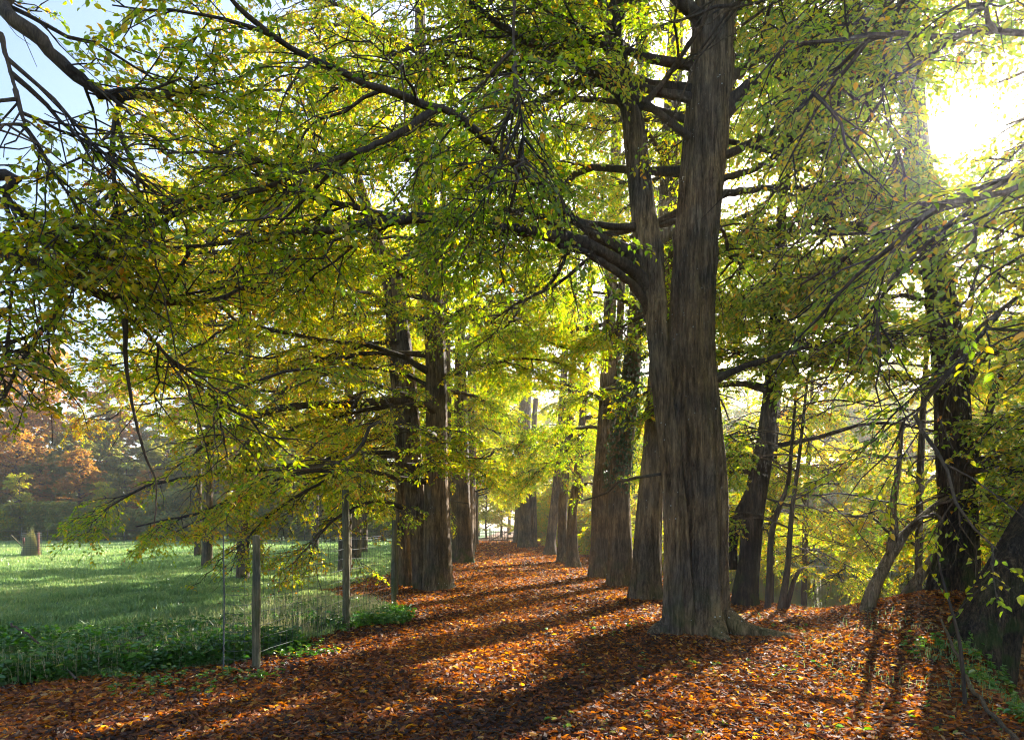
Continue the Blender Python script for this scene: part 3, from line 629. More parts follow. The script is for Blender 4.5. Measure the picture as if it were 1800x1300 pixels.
# trees on the pond bank, right
tree('bank_tree', 'dark rough trunk with a side stem on the bank, just right of the giant',
     [[(1312,1066,46),(1310,1040,42),(1318,980,36),(1325,900,36),(1338,820,36),(1347,770,30),(1356,680,24),(1362,600,22),(1370,450,18),(1380,250,14),(1385,50,8)],
      [(1282,1000,26,13.9),(1284,950,24,13.9),(1300,905,22,13.9),(1322,860,22,13.8),(1336,820,20,13.7)]], Y=13.7,
     rlimbs=[dict(n=11, z0=2.2, z1=12, az0=-80, az1=200, l0=2.8, l1=5, elev=(0, 35), seed=131)],
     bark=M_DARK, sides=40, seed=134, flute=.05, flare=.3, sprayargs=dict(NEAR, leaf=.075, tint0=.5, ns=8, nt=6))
tree('bank_tree', 'tall dark trunk on the leafy mound in front of the sun',
     [[(1668,1075,96),(1676,1020,76),(1683,950,62),(1682,880,58),(1677,800,56),(1670,650,52),(1652,500,46),(1632,370,42),(1612,250,38),(1600,80,34),(1592,-80,30),(1585,-500,14)],
      [(1630,1075,34,11.4),(1650,1020,36,11.4),(1668,960,34,11.4)]], Y=11.4,
     limbs=[dict(p=A_((1690,700,11.4),(1720,640,11.2),(1760,600,11),(1810,585,10.8)), r0=.07, r1=.03),
            dict(p=A_((1690,830,11.4),(1715,790,11.5),(1745,700,11.5),(1765,640,11.5),(1790,560,11.5)), r0=.08, r1=.03),
            dict(p=A_((1660,600,11.4),(1600,580,11.2),(1540,590,11),(1480,600,10.8)), r0=.05, r1=.015),
            dict(p=A_((1660,560,11.4),(1600,520,12),(1520,540,12.5),(1450,600,13)), r0=.05, r1=.015)],
     rlimbs=[dict(n=9, z0=3.6, z1=13, az0=60, az1=330, l0=3, l1=5.5, elev=(0, 35), seed=141),
             dict(n=4, z0=2.4, z1=7, az0=130, az1=300, l0=2, l1=3.6, elev=(-8, 25), seed=142)],
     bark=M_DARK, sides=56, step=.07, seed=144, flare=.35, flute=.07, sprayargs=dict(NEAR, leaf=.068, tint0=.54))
tree('leaning_tree', 'massive dark trunk leaning out to the right over the pond at the right edge',
     [[(1698,1172,84,8.3),(1712,1120,78,8.4),(1742,1050,74,8.5),(1782,980,72,8.6),(1830,900,76,8.8),(1900,800,66,9),(1980,690,60,9.2),(2060,520,50,9.5),(2100,300,40,9.8),(2110,0,24,10)],
      [(1745,1165,56,8.5),(1765,1110,50,8.6),(1790,1040,46,8.7),(1830,950,40,8.8)]], Y=8.5,
     rlimbs=[dict(n=10, z0=3.6, z1=9, az0=100, az1=250, l0=3, l1=4.6, elev=(-5, 30), seed=151)],
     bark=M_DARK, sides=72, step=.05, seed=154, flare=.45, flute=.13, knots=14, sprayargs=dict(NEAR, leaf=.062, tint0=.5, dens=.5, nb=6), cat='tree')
tree('leaning_tree', 'thin lichen-grey trunk leaning right over the water, left one of two',
     [[(1512,1104,26),(1530,1050,24),(1552,1000,21),(1572,965,20),(1592,935,17),(1640,890,12),(1700,850,8)],
      [(1566,968,16),(1572,930,14),(1570,890,11),(1580,820,8),(1585,740,6)]], Y=11.3,
     rlimbs=[dict(n=7, z0=1.2, z1=3.4, az0=0, az1=360, l0=1.2, l1=2.4, elev=(0, 45), seed=161)],
     sides=28, seed=164, flare=.15, flute=.04, sprayargs=dict(NEAR, leaf=.07, nb=6, ns=6, nt=5, tint0=.45), group='thin trunks leaning over the water', limb_r=.025)
tree('leaning_tree', 'thin lichen-grey trunk leaning right over the water, nearer the mound',
     [[(1565,1092,24),(1590,1052,22),(1615,1015,20),(1645,975,19),(1672,940,16),(1720,890,12),(1790,830,8)]], Y=11.6,
     rlimbs=[dict(n=6, z0=1.2, z1=3.2, az0=0, az1=360, l0=1.2, l1=2.4, elev=(0, 45), seed=171)],
     sides=28, seed=174, flare=.15, flute=.04, sprayargs=dict(NEAR, leaf=.07, nb=6, ns=6, nt=5, tint0=.45), group='thin trunks leaning over the water', limb_r=.025)
tree('hazy_leaning_tree', 'pale grey trunk leaning into the top right corner above the sun',
     [('w', [(6.6, 4.3, 0), (6.2, 4.6, 1.5), (5.35, 5.2, 4.2), (4.6, 5.9, 6.4), (3.8, 6.6, 8.6), (3.2, 7.2, 11)], [.24, .22, .19, .17, .13, .06])],
     rlimbs=[dict(n=10, z0=4.0, z1=9.5, az0=40, az1=220, l0=2.2, l1=4, elev=(-10, 30), seed=181)],
     extra_leaf_limbs=[A_((1900,300,5.4),(1760,340,5.2),(1640,420,5.1),(1540,520,5.1)), A_((1900,480,5.6),(1790,520,5.5),(1700,620,5.5),(1600,740,5.6))],
     bark=M_BARK2, sides=40, seed=184, flare=.2, flute=.05, sprayargs=dict(NEAR, leaf=.056, tint0=.52, nb=5, ns=5, dens=.72), cat='tree', limb_r=.028)
for i, (sp, Y, lab) in enumerate([
   ([[(1348,1072,12),(1352,1020,11),(1356,940,10),(1370,890,9),(1385,850,8),(1392,780,6),(1400,680,4)]], 13.2, 'thin curved sapling stem just right of the dark bank trunk'),
   ([[(1366,1078,14),(1378,1040,12),(1385,990,10),(1392,900,8),(1405,800,6),(1420,660,4)], [(1376,1045,10),(1400,1010,8),(1430,995,6),(1480,1000,4)]], 12.9, 'forked sapling with one arm bending low over the water'),
   ([[(1700,1240,7),(1690,1150,6),(1675,1080,5),(1655,1010,4),(1645,950,3)]], 6.1, 'bare thin wand of a sapling in front of the mound')]):
    tree('sapling', lab, sp, Y=Y, rlimbs=[] if i == 2 else [dict(n=11, z0=1.3, z1=5.2, az0=-60, az1=240, l0=1.2, l1=2.6, elev=(0, 35), seed=191+i)],
         bark=M_TWIG, sides=12, step=.12, seed=194+i, flare=.1, flute=.03, knots=0, sprayargs=dict(NEAR, leaf=.07, nb=5, ns=5, nt=5, tint0=.48), cat='sapling', limb_r=.014)
# bushy bank growth between the giant and the mound, and the shading trees outside the frame
for i, (x, y, h) in enumerate([(6.6, 17.5, 9), (9.0, 15.2, 10), (5.9, 22, 9), (10.5, 11.5, 11), (8.3, 19.5, 8), (11.2, 17.5, 8)]):
    tree('bank_shrub', ['loose yellow-green hazel leaning over the water behind the dark bank trunk', 'tall airy shrub at the water edge between the two leaning trunks', 'bushy tree on the bank behind the ivy-clad trunk', 'leafy tree over the pond behind the mound', 'bright yellow-green bush seen between the saplings over the pond', 'bright airy bush behind the left leaning trunk'][i],
     [('w', [(x, y, 0), (x+.1, y, h*.3), (x+.3, y+.1, h*.6), (x+.3, y, h)], [.09, .07, .05, .02])],
     rlimbs=[dict(n=24, z0=.6, z1=h, az0=0, az1=360, l0=1.8, l1=3.6, elev=(-5, 40), seed=201+i)],
     bark=M_TWIG, sides=14, step=.2, seed=204+i, flare=.15, sprayargs=dict(NEAR, leaf=.075, detail=False, nb=6, ns=7, nt=5, tint0=.6), cat='shrub', limb_r=.025)
for i, (x, y, h) in enumerate([(-6.4, 26, 14), (-7.8, 34, 15), (-9.4, 43, 15), (-15, 52, 16)]):
    tree('field_tree', ['dense yellow-green tree behind the second fence post, its skirt almost on the grass', 'yellowing tree left of the path, second behind the fence', 'yellow-green tree at the meadow side halfway to the gate', 'broad yellow-green tree in the meadow beyond the fence'][i],
     [('w', [(x, y, 0), (x+.1, y, h*.3), (x+.2, y+.1, h*.6), (x+.2, y, h)], [.26, .2, .14, .04])],
     rlimbs=[dict(n=30, z0=1.8, z1=h*.97, az0=0, az1=360, l0=3.6, l1=5.6, elev=(0, 35), droop=.3, seed=221+i)],
     bark=M_BARK2, sides=18, step=.2, seed=224+i, flare=.25, sprayargs=dict(NEAR, leaf=.10+.02*i, detail=False, nb=7, ns=6, nt=4, nl=6, tint0=.56, twigs=i < 1), cat='tree')
for i, (x, y, h) in enumerate([(-12.5, 28, 18), (-17.5, 38, 20), (-8.5, 21.5, 15)]):
    tree('field_tree', ['tall high-crowned golden-green tree at the meadow edge left of the clump', 'tall high-crowned tree further out over the meadow, fine golden leaves', 'airy tree between the fence and the clump of three trunks'][i],
     [('w', [(x, y, 0), (x+.1, y, h*.3), (x+.2, y+.1, h*.6), (x+.2, y, h)], [.2, .16, .11, .04])],
     rlimbs=[dict(n=34, z0=h*.30, z1=h*.98, az0=0, az1=360, l0=3.8, l1=6.2, elev=(0, 40), droop=.25, seed=241+i)],
     bark=M_BARK2, sides=18, step=.2, seed=244+i, flare=.25, sprayargs=dict(NEAR, leaf=.095+.02*i*(i < 2), detail=False, nb=7, ns=6, nt=4, nl=7, tint0=.60, twigs=False), cat='tree')
print('leaves', TOTAL, time.time()-T0)

# ================================================================ WOODS FURTHER OFF (copies of a few built trees)
def far_tree(label, x, y, h, r, crown0, n, leaf, mat, seed, cat='tree', group=None, tint=.5, wide=.32, nb=6, ns=5, nt=3, nl=5, dens=1, bark=None):
    return tree('woodland_tree', label,
      [('w', [(x, y, 0), (x+.1, y, h*.25), (x-.1, y, h*.5), (x, y, h*.75), (x, y, h)], [r, r*.8, r*.65, r*.45, r*.12])],
      rlimbs=[dict(n=n, z0=h*crown0, z1=h*.97, az0=0, az1=360, l0=h*wide*.7, l1=h*wide, elev=(0, 50), droop=.15, seed=seed)],
      bark=bark or M_BARK2, leafmat=mat, sides=14, step=.5, seed=seed, flare=.3, knots=0,
      sprayargs=dict(leaf=leaf, detail=False, nb=nb, ns=ns, nt=nt, nl=nl, boughL=(h*.10, h*.2), sun=False, twigs=False, shoots=False, clump=False, tint0=tint, dens=dens), cat=cat, group=group, limb_r=h*.006)
def place(src, spots, labels, group, zoff=0):
    r = random.Random(5)
    for i, (x, y, s) in enumerate(spots):
        c = src if i == 0 else copy_tree(src)
        c.location = (x, y, float(ground_z(x, y))+zoff); c.rotation_euler = (0, 0, r.random()*6.28); c.scale = (s, s, s*r.uniform(.9, 1.12))
        c['label'] = labels[i % len(labels)] if isinstance(labels, list) else labels; c['group'] = group
r_ = random.Random(3)
LW = 'dark tree in the dense wood behind the meadow'
dk = far_tree(LW, -40, 84, 15, .2, .16, 30, .34, M_LEAF_D, 301, tint=.5, nl=6)
sp = [(-72+i*3.9+r_.uniform(-1, 1), 82+r_.uniform(-2, 6)+(i % 3)*4, r_.uniform(.55, .85)) for i in range(13)]+[(-80+i*4.6+r_.uniform(-1, 1), 95+r_.uniform(-2, 4), r_.uniform(.8, 1.05)) for i in range(12)]
place(dk, sp, LW, 'dark trees of the wood behind the meadow')
LO = 'tall orange-brown autumn tree rising behind the dark wood'
og = far_tree(LO, -60, 96, 25, .3, .3, 36, .36, M_LEAF_O, 311, tint=.5)
place(og, [(-74, 100, .9), (-66, 92, .95), (-57, 96, .85), (-48, 102, .85), (-80, 88, .9), (-39, 98, .75), (-61, 84, .6), (-52, 82, .42), (-44, 83, .36), (-33, 84, .45)], LO, 'orange trees behind the wood')
LY = 'yellow-green tree on the far right side of the meadow'
yg = far_tree(LY, -20, 70, 15, .22, .12, 28, .22, M_LEAF, 321, tint=.6, nb=7, ns=6)
place(yg, [(-22, 84, 1.0), (-15, 80, .9), (-28, 92, 1.1), (-12, 94, 1.2), (-34, 98, 1.2), (-8.5, 84, .8), (-37, 80, .5), (-47, 79, .42), (-27, 80, .5), (-57, 79, .45), (-20, 79, .55), (-32, 79, .38), (-64, 80, .5), (-42, 88, .8)], LY, 'yellow-green trees beyond the meadow')
LE = 'bright yellow-green tree closing the view behind the gate'
place(copy_tree(yg), [(-5.5, 112, 1.25), (3.5, 108, 1.1), (-.5, 132, 1.5), (8, 110, 1.4), (-12, 118, 1.4), (6, 92, .8), (-3.4, 90, .62), (.8, 88, .55), (-1.6, 100, .8)], LE, 'trees behind the gate')
LP = 'leafy tree on the far shore of the pond'
pd = far_tree(LP, 20, 50, 11, .18, .06, 34, .22, M_LEAF, 331, tint=.6, nb=7, ns=6, wide=.38)
sp = []
for y in (2, 9, 15, 20, 25, 30, 34, 38, 42, 46, 50, 54, 58, 62, 66, 72, 78):
    sp.append((float(far_x(y))+3+r_.uniform(-.8, 1.8), y, r_.uniform(.8, 1.2)))
place(pd, sp, LP, 'trees along the far shore of the pond')
LB = 'tall pale trunk in the second line beyond the pond'
pb = far_tree(LB, 40, 60, 16, .22, .35, 24, .24, M_LEAF, 341, tint=.55, nb=6, ns=5)
place(pb, [(float(far_x(y))+10+r_.uniform(-2, 3), y, r_.uniform(.85, 1.1)) for y in (12, 24, 34, 44, 52, 60, 70, 80)], LB, 'second line of trees beyond the pond')
# shrubs of the understorey beneath the wood edge
LS = 'low twiggy shrub at the foot of the wood behind the meadow'
sh = far_tree(LS, -30, 79, 4.6, .06, .02, 34, .24, M_LEAF_D, 351, cat='shrub', tint=.45, wide=.6, nb=6, ns=5)
sh.name = 'shrub'
place(sh, [(-66+i*2.9+r_.uniform(-1, 1), 80+r_.uniform(-1.5, 1.5), r_.uniform(.7, 1.25)) for i in range(21)], LS, 'shrubs at the foot of the wood')
LS2 = 'low bushy shrub on the far shore of the pond'
sh2 = far_tree(LS2, 30, 30, 4.0, .05, .02, 34, .17, M_LEAF, 361, cat='shrub', tint=.62, wide=.6, nb=6, ns=6)
sh2.name = 'shrub'
place(sh2, [(float(far_x(y))+1.2+r_.uniform(-.3, .8), y, r_.uniform(.8, 1.3)) for y in (10, 14, 17, 20, 23, 25, 27, 29, 31, 33, 35, 37, 39, 41, 43, 45, 47, 50, 52, 54, 56, 58, 60, 62, 64, 67)], LS2, 'shrubs along the far shore')
LS3 = 'bushy shrub on the near pond bank beside the path'
sh3 = copy_tree(sh2)
place(sh3, [(6.0, 27, .7), (5.6, 32, .75), (5.4, 38, .8), (5.2, 44, .9), (5.0, 50, 1.0), (4.6, 57, 1.0), (4.2, 64, 1.0), (3.2, 72, 1.1)], LS3, 'shrubs on the near pond bank')
# unseen tree added outside the frame on the sun side to shade the foreground
LX = 'unseen broad tree added beyond the right edge to shade the foreground'
xs = far_tree(LX, 10, 2, 13, .25, .15, 30, .13, M_LEAF, 371, tint=.45, nb=8, ns=7, nt=4, nl=6)
place(xs, [(10.5, 5.0, .8)], LX, 'added shade trees beyond the right edge')

# ================================================================ GROUND, WATER
def grid_axis(edges):   # (start, stop, step) pieces
    out = []
    for a, b, s in edges: out += list(np.arange(a, b, s))
    return np.array(out+[edges[-1][1]])
gx = grid_axis([(-400, -80, 20), (-80, -20, 2), (-20, -6, .5), (-6, 10, .16), (10, 45, .8), (45, 400, 20)])
gy = grid_axis([(-60, 0, 4), (0, 4, .5), (4, 16, .14), (16, 40, .5), (40, 100, 1.5), (100, 600, 25)])
X, Y = np.meshgrid(gx, gy); Z = ground_z(X, Y)
nx_, ny_ = len(gx), len(gy)
idx = np.arange(nx_*ny_).reshape(ny_, nx_)
Fg = np.stack([idx[:-1, :-1], idx[:-1, 1:], idx[1:, 1:], idx[1:, :-1]], -1).reshape(-1, 4)
def left_edge(y): return np.interp(y, [0, 6.7, 7.1, 7.7, 8.5, 10.3, 11.4, 12.6, 14, 17, 24, 40, 75], [-9, -8, -5.4, -3.5, -2.9, -2.5, -1.9, -2.3, -3.5, -4.6, -4.2, -4.0, -4.2])
def cover(x, y):      # 1 where fallen leaves lie, 0 where grass grows
    e = .42*lump(x, y, 1.5, 31)+.30*lump(x, y, 4.3, 32)
    a = sm((x-left_edge(y)+e)/.5+.5)
    b = 1-sm((x-bank_x(y)-.5)/1.0)*.7
    c = np.where((y < 8.3) & (x > 3.0), 1-.62*sm((x-(3.25+.27*(y-4))+e*1.3)/.9), 1)
    return a*b*c
cv = cover(X, Y)
go = make_mesh('ground', np.stack([X, Y, Z], -1).reshape(-1, 3), [Fg], M_GROUND, smooth=True); tag(go, kind='structure')
at = go.data.attributes.new('cover', 'FLOAT', 'POINT'); at.data.foreach_set('value', cv.astype(np.float32).ravel())
wo = make_mesh('pond_water', [(2, -60, WATER), (60, -60, WATER), (60, 95, WATER), (2, 95, WATER)], [np.array([[0, 1, 2, 3]])], M_WATER); tag(wo, kind='structure')

# ---------------------------------------------------------------- fallen leaves
def scatter(n, y0, y1, dens_pow=1.0, half=.80):
    u = rng.random(n); y = y0*(y1/y0)**u if dens_pow else y0+(y1-y0)*u
    x = (rng.random(n)*2-1)*half*y
    return x, y
def curled_leaves(x, y, size, zoff, mat, name, label, tint, tiltm=.55, stand=.0):
    n = len(x); z = ground_z(x, y)+zoff
    az = rng.random(n)*6.28
    d = np.stack([np.cos(az), np.sin(az), rng.standard_normal(n)*.28+stand], -1)
    nr = norm(np.stack([rng.standard_normal(n)*tiltm, rng.standard_normal(n)*tiltm, np.ones(n)], -1))
    d = norm(d); side = norm(np.cross(d, nr)); up = np.cross(side, d); p = np.stack([x, y, z], -1)
    L = size[:, None]; curl = rng.uniform(-.1, .38, n)[:, None]; fold = rng.uniform(-.05, .30, n)[:, None]; w = rng.uniform(.38, .62, n)[:, None]
    sh = [(0, 0, 0), (.28, .5, 1), (.68, .42, 1), (1, 0, 0), (.68, -.42, 1), (.28, -.5, 1)]
    V = np.stack([p+L*((a-.5)*d+b*w*side*(1-fold)+(c*fold+curl*(2*a-1)**2)*up) for a, b, c in sh], 1).reshape(-1, 3)
    b0 = (np.arange(n)*6)[:, None]
    Fq = np.stack([b0+np.array([[0, 1, 2, 3]]), b0+np.array([[0, 3, 4, 5]])], axis=1).reshape(-1, 4)
    o = make_mesh(name, V, [Fq], mat, None, np.repeat(np.clip(tint, 0, 1), 2))
    return tag(o, label, 'fallen leaves', kind='stuff')
n = 330000
x, y = scatter(n, 4.2, 75, 1, .82)
k = (rng.random(n) < cover(x, y)*1.05) & (x < bank_x(y)+1.0) & (x > -9)
k &= (y < 30) | (np.abs(x-path_c(y)) < 5)
x, y = x[k], y[k]
sz = rng.uniform(.045, .088, len(x))*(1+np.clip((y-12)/28, 0, 1.8))
# leaves banked up against the trunk feet
for bx_, by_, br_, nn in ((2.72, 9.85, .62, 5200), (2.9, 14.8, .45, 1500), (-1.95, 17.4, .6, 1500), (5.5, 8.4, .5, 1500), (7.4, 11.3, .6, 2500), (4.7, 13.7, .3, 600)):
    a = rng.random(nn)*6.28; q = br_*(.75+np.abs(rng.standard_normal(nn))*.45)
    x = np.concatenate([x, bx_+q*np.cos(a)]); y = np.concatenate([y, by_+q*np.sin(a)]); sz = np.concatenate([sz, rng.uniform(.045, .085, nn)])
tn = np.clip(.36+.25*rng.standard_normal(len(x))+.26*lump(x, y, 1.1, 41)+.12*lump(x, y, 3.1, 42), 0, .97); yl = rng.random(len(x)); tn = np.where(yl < .045, .88+.1*rng.random(len(x)), tn)
curled_leaves(x, y, sz, rng.uniform(.0, .035, len(x)), M_LITTER, 'fallen_leaves', 'brown and orange fallen leaves carpeting the path', tn)
# leaves strewn thinly in the grass
n = 9000; x, y = scatter(n, 4.5, 30, 1, .8); k = (cover(x, y) < .6) & (x < bank_x(y)+.6) & (x > -7) & (rng.random(n) < .5)
x, y = x[k], y[k]
curled_leaves(x, y, rng.uniform(.05, .09, len(x)), rng.uniform(.02, .10, len(x)), M_LITTER, 'strewn_leaves', 'fallen leaves strewn thinly over the grassy verges', rng.uniform(.3, .95, len(x)))

n = 520; y = 4.5*(26/4.5)**rng.random(n); x = (rng.random(n)*2-1)*.75*y; k = (x < bank_x(y)) & (cover(x, y) > .4); x, y = x[k], y[k]; n = len(x)
a = rng.random(n)*6.28; Lh = rng.uniform(.06, .28, n); u = np.linspace(-1, 1, 5)
tw = np.stack([x[:, None]+np.cos(a)[:, None]*Lh[:, None]*u, y[:, None]+np.sin(a)[:, None]*Lh[:, None]*u, (ground_z(x, y)+.03)[:, None]+rng.uniform(-.02, .05, (n, 5))], -1)
tw[..., :2] += rng.standard_normal((n, 5, 2))*.012
V, Fq = tubes(tw, rng.uniform(.002, .006, (n, 1))*np.array([[1, .95, .85, .7, .4]]), 4)
tag(make_mesh('fallen_twigs', V, [Fq], M_TWIG), 'thin dead twigs strewn over the fallen leaves', 'twigs', kind='stuff')
# ---------------------------------------------------------------- grass
def blades(x, y, h, w, name, label, tint, lean=.5, mat=None, bend=.5):
    n = len(x); z = ground_z(x, y)-.01; az = rng.random(n)*6.28; la = rng.random(n)*6.28; ln = np.abs(rng.standard_normal(n))*lean*h
    wv = np.stack([np.cos(az), np.sin(az), 0*az], -1)*w[:, None]/2
    lv = np.stack([np.cos(la)*ln, np.sin(la)*ln, 0*la], -1)
    b = np.stack([x, y, z], -1)
    m = b+lv*.35+np.array([0, 0, 1.])*(h*.6)[:, None]; t = b+lv+np.array([0, 0, 1.])*(h*(1-bend*.25))[:, None]
    V = np.stack([b-wv, b+wv, m+wv*.7, m-wv*.7, t], 1).reshape(-1, 3)
    b0 = (np.arange(n)*5)[:, None]
    o = make_mesh(name, V, [b0+np.array([[3, 2, 4]]), b0+np.array([[0, 1, 2, 3]])], mat or M_GRASS, None, np.concatenate([np.clip(tint, 0, 1)]*2))
    return tag(o, label, 'grass', kind='stuff')
n = 300000
y = 6.5*(80/6.5)**rng.random(n); x = -rng.random(n)*(.80*y)-.5
k = (x < left_edge(y)+.15) & (cover(x, y) < .75); x, y = x[k], y[k]
tuft = np.clip(lump(x, y, 3.1, 51)*1.2+.5, 0, 1.3); dist = np.clip((y-8)/40, 0, 1)
h = (.05+.09*tuft)*(1+.4*dist)*rng.uniform(.6, 1.3, len(x)); near = np.exp(-((y-11)/3.0)**2)*sm(-x-2); h *= 1+.9*near
tn = .46+.34*lump(x, y*.5, .7, 52)+.12*lump(x, y, 3.0, 53)+.13*rng.standard_normal(len(x))+.22*near*(rng.random(len(x)) < .5)
blades(x, y, h, .007+.0011*y, 'meadow_grass', 'lush green meadow grass left of the path', tn)
# grass on the right bank and sparse on the leafy ground right of the giant
n = 60000
y = 4.3*(16/4.3)**rng.random(n); x = rng.uniform(.2, 10, n)
pr = np.where(cover(x, y) < .6, .15+.85*(lump(x, y, 3.0, 81) > 0), .16*sm((lump(x, y, 1.8, 61)-.05)/.4)*sm((x-2.6)/1.5))
k = (rng.random(n) < pr) & (x < bank_x(y)+1.2) & (x < .85*y+.4) & ((cover(x, y) < .5) | (y < 14)); x, y = x[k], y[k]
blades(x, y, rng.uniform(.05, .19, len(x)), np.full(len(x), .008), 'bank_grass', 'grass tufts on the pond bank and among the leaves', .22+.34*rng.random(len(x)), .55)
# dry pale stalks by the fence and on the near verge
n = 5200; y = rng.uniform(7, 13, n); x = left_edge(y)-np.abs(rng.standard_normal(n))*1.2-.1; k = x > -.8*y; x, y = x[k], y[k]
blades(x, y, rng.uniform(.15, .55, len(x)), np.full(len(x), .005), 'dry_grass', 'thin dry straw-coloured stalks along the fence', .86+.14*rng.random(len(x)), .35)

# ---------------------------------------------------------------- herbs (nettles, ground ivy)
def herbs(x, y, h, leafsz, name, label, cat, tint, per=7, mat=None):
    n = len(x); z = ground_z(x, y); b = np.stack([x, y, z], -1)
    la = rng.random(n)*6.28; ln = rng.random(n)*.3*h
    top = b+np.stack([np.cos(la)*ln, np.sin(la)*ln, h], -1)
    st = np.stack([b, (b+top)/2, top], 1); V, Fq = tubes(st, np.full((n, 3), .0022), 3)
    bag = Bag(); bag.add(V, Fq, np.full(len(Fq), .2))
    u = rng.uniform(.25, 1, (n, per))[..., None]; p = (b[:, None]*(1-u)+top[:, None]*u).reshape(-1, 3)
    az = rng.random(len(p))*6.28; d = np.stack([np.cos(az), np.sin(az), rng.uniform(-.5, .35, len(p))], -1)
    nr = norm(np.array([0, 0, 1.])+.3*rng.standard_normal(p.shape))
    V, Fq, k = leaf_mesh(p, d, nr, leafsz*rng.uniform(.6, 1.3, len(p)), True, wid=.62)
    bag.add(V, Fq, np.repeat(np.clip(np.repeat(tint, per)+.15*rng.standard_normal(len(p)), 0, 1), k))
    o = bag.build(name, mat or M_HERB, tint=True); return tag(o, label, cat, kind='stuff')
n = 6500; y = rng.uniform(6.9, 10.8, n); x = left_edge(y)+.35-rng.random(n)**1.2*(.8*y-1.8)+.5*lump(y*1.3, y*.3, 2.6, 78)
k = (x > -.8*y) & (rng.random(n) < 1.15-1.1*cover(x, y)) & (lump(x, y, 1.6, 71)+.35*np.exp(-((y-8.3)/1.4)**2) > -.02) & (y < 9.7+.35*(x+8)*.2); x, y = x[k], y[k]
herbs(x, y, rng.uniform(.12, .38, len(x)), .075, 'nettle_patch', 'dark green nettles and herbs growing between meadow and path', 'nettles', .35+.25*rng.random(len(x)))
n = 700; y = rng.uniform(6.0, 9.5, n); x = np.where(y < 7.3, -rng.uniform(2.4, 6.5, n), left_edge(y)+rng.uniform(-.3, .9, n)); k = (lump(x, y, 3.7, 84) > .05) & (x > -.8*y); x, y = x[k], y[k]
herbs(x, y, rng.uniform(.04, .16, len(x)), .055, 'straggling_herbs', 'small green weeds straggling out into the leaves along the left verge', 'weeds', .5+.35*rng.random(len(x)), per=5)
n = 1500; y = rng.uniform(10, 13.5, n); x = left_edge(y)-rng.random(n)*2.0+.3+.3*lump(y, y*2, 2.2, 79)
herbs(x, y, rng.uniform(.08, .25, n), .07, 'verge_herbs', 'green herbs round the second fence post', 'herbs', .4+.25*rng.random(n))
n = 1500; y = rng.uniform(4.3, 8.6, n); x = 3.1+.26*(y-4)+rng.random(n)*2.6; k = (cover(x, y) < .8) & (x < bank_x(y)+1.5) & (lump(x, y, 3.3, 80) > -.12); x, y = x[k], y[k]
herbs(x, y, rng.uniform(.05, .22, len(x)), .06, 'bank_herbs', 'bright green herbs on the bank in the lower right corner', 'herbs', .5+.4*rng.random(len(x)))
n = 420; y = rng.uniform(5, 11, n); x = rng.uniform(.3, 5, n); k = lump(x, y, 1.9, 77) > .05; x, y = x[k], y[k]
herbs(x, y, rng.uniform(.03, .09, len(x)), .055, 'leaf_seedlings', 'small green seedlings poking through the leaves right of the path', 'seedlings', .7+.3*rng.random(len(x)), per=3)
# reeds and water weeds on the far side of the pond
n = 9000; y = rng.uniform(12, 60, n); x = far_x(y)+rng.uniform(-1.2, .5, n)
o = blades(x, y, rng.uniform(.5, 1.5, n), np.full(n, .05), 'reeds', 'pale yellow reeds along the far edge of the pond', .6+.35*rng.random(n), .15)

# ================================================================ FENCE, GATE, SMALL THINGS
def post_mesh(name, x, y, h, r, parent, seed, org):
    V, Fq = trunk_geo([(x, y, -.2), (x+.005, y, h*.5), (x+.035*math.sin(seed*3), y, h)], [r, r*.97, r*.93], 20, .05, .05, .035, seed, knots=2)
    V = V.reshape(-1, 3); n = len(V)
    top = np.arange(n-20, n); V = np.vstack([V, [[V[top, 0].mean(), V[top, 1].mean(), V[top, 2].mean()+.006]]])
    cap = np.stack([top, np.roll(top, -1), np.full(20, n)], -1)
    return make_mesh(name, V, [cap, Fq], M_POST, parent, smooth=False, origin=org)
def wire_panel(name, a, b, h, parent, org, dx=.15, dz=.15, r=.0026, sag=.02, tall=None):
    a = np.array(a, float); b = np.array(b, float); L = np.linalg.norm(b-a); nv = int(L/dx)
    hh = h if tall is None else tall
    seg = []
    zs = np.concatenate([np.arange(.06, hh, dz), [hh]])
    bag = Bag()
    u = np.linspace(0, 1, 9)[:, None]
    hz = []
    for z in zs:
        p = a+(b-a)*u; p = np.c_[p, ground_z(p[:, 0], p[:, 1])*0+z-sag*4*u[:, 0]*(1-u[:, 0])+.006*rng.standard_normal(9)]; hz.append(p)
    V, Fq = tubes(np.stack(hz), np.full((len(hz), 9), r), 4); bag.add(V, Fq)
    vt = []
    for i in range(nv+1):
        q = a+(b-a)*i/max(nv, 1); vt.append([(q[0], q[1], .03), (q[0]+.01*rng.standard_normal(), q[1]+.01*rng.standard_normal(), hh*.5), (q[0], q[1], hh)])
    V, Fq = tubes(np.array(vt), np.full((nv+1, 3), r*.8), 4); bag.add(V, Fq)
    return bag.build(name, M_WIRE, parent, origin=org)
p1 = G(450, 1180); p2 = G(608, 1112); p3 = G(692, 1075)
fo = np.array([p1[0], p1[1], 0.])
fe = empty('meadow_fence', fo); tag(fe, 'wire mesh fence on weathered wooden posts between the path and the meadow', 'fence')
post_mesh('post', p1[0], p1[1], 1.50, .045, fe, 1, fo)
post_mesh('post', p2[0], p2[1], 2.15, .055, fe, 2, fo)
post_mesh('post', p3[0], p3[1], 1.72, .05, fe, 3, fo)
p4 = np.array([-2.75, 16.2]); post_mesh('post', p4[0], p4[1], 1.6, .05, fe, 4, fo)
wire_panel('wire_mesh', p1[:2], p2[:2], 1.45, fe, fo)
wire_panel('wire_mesh', p2[:2], p3[:2], 1.45, fe, fo)
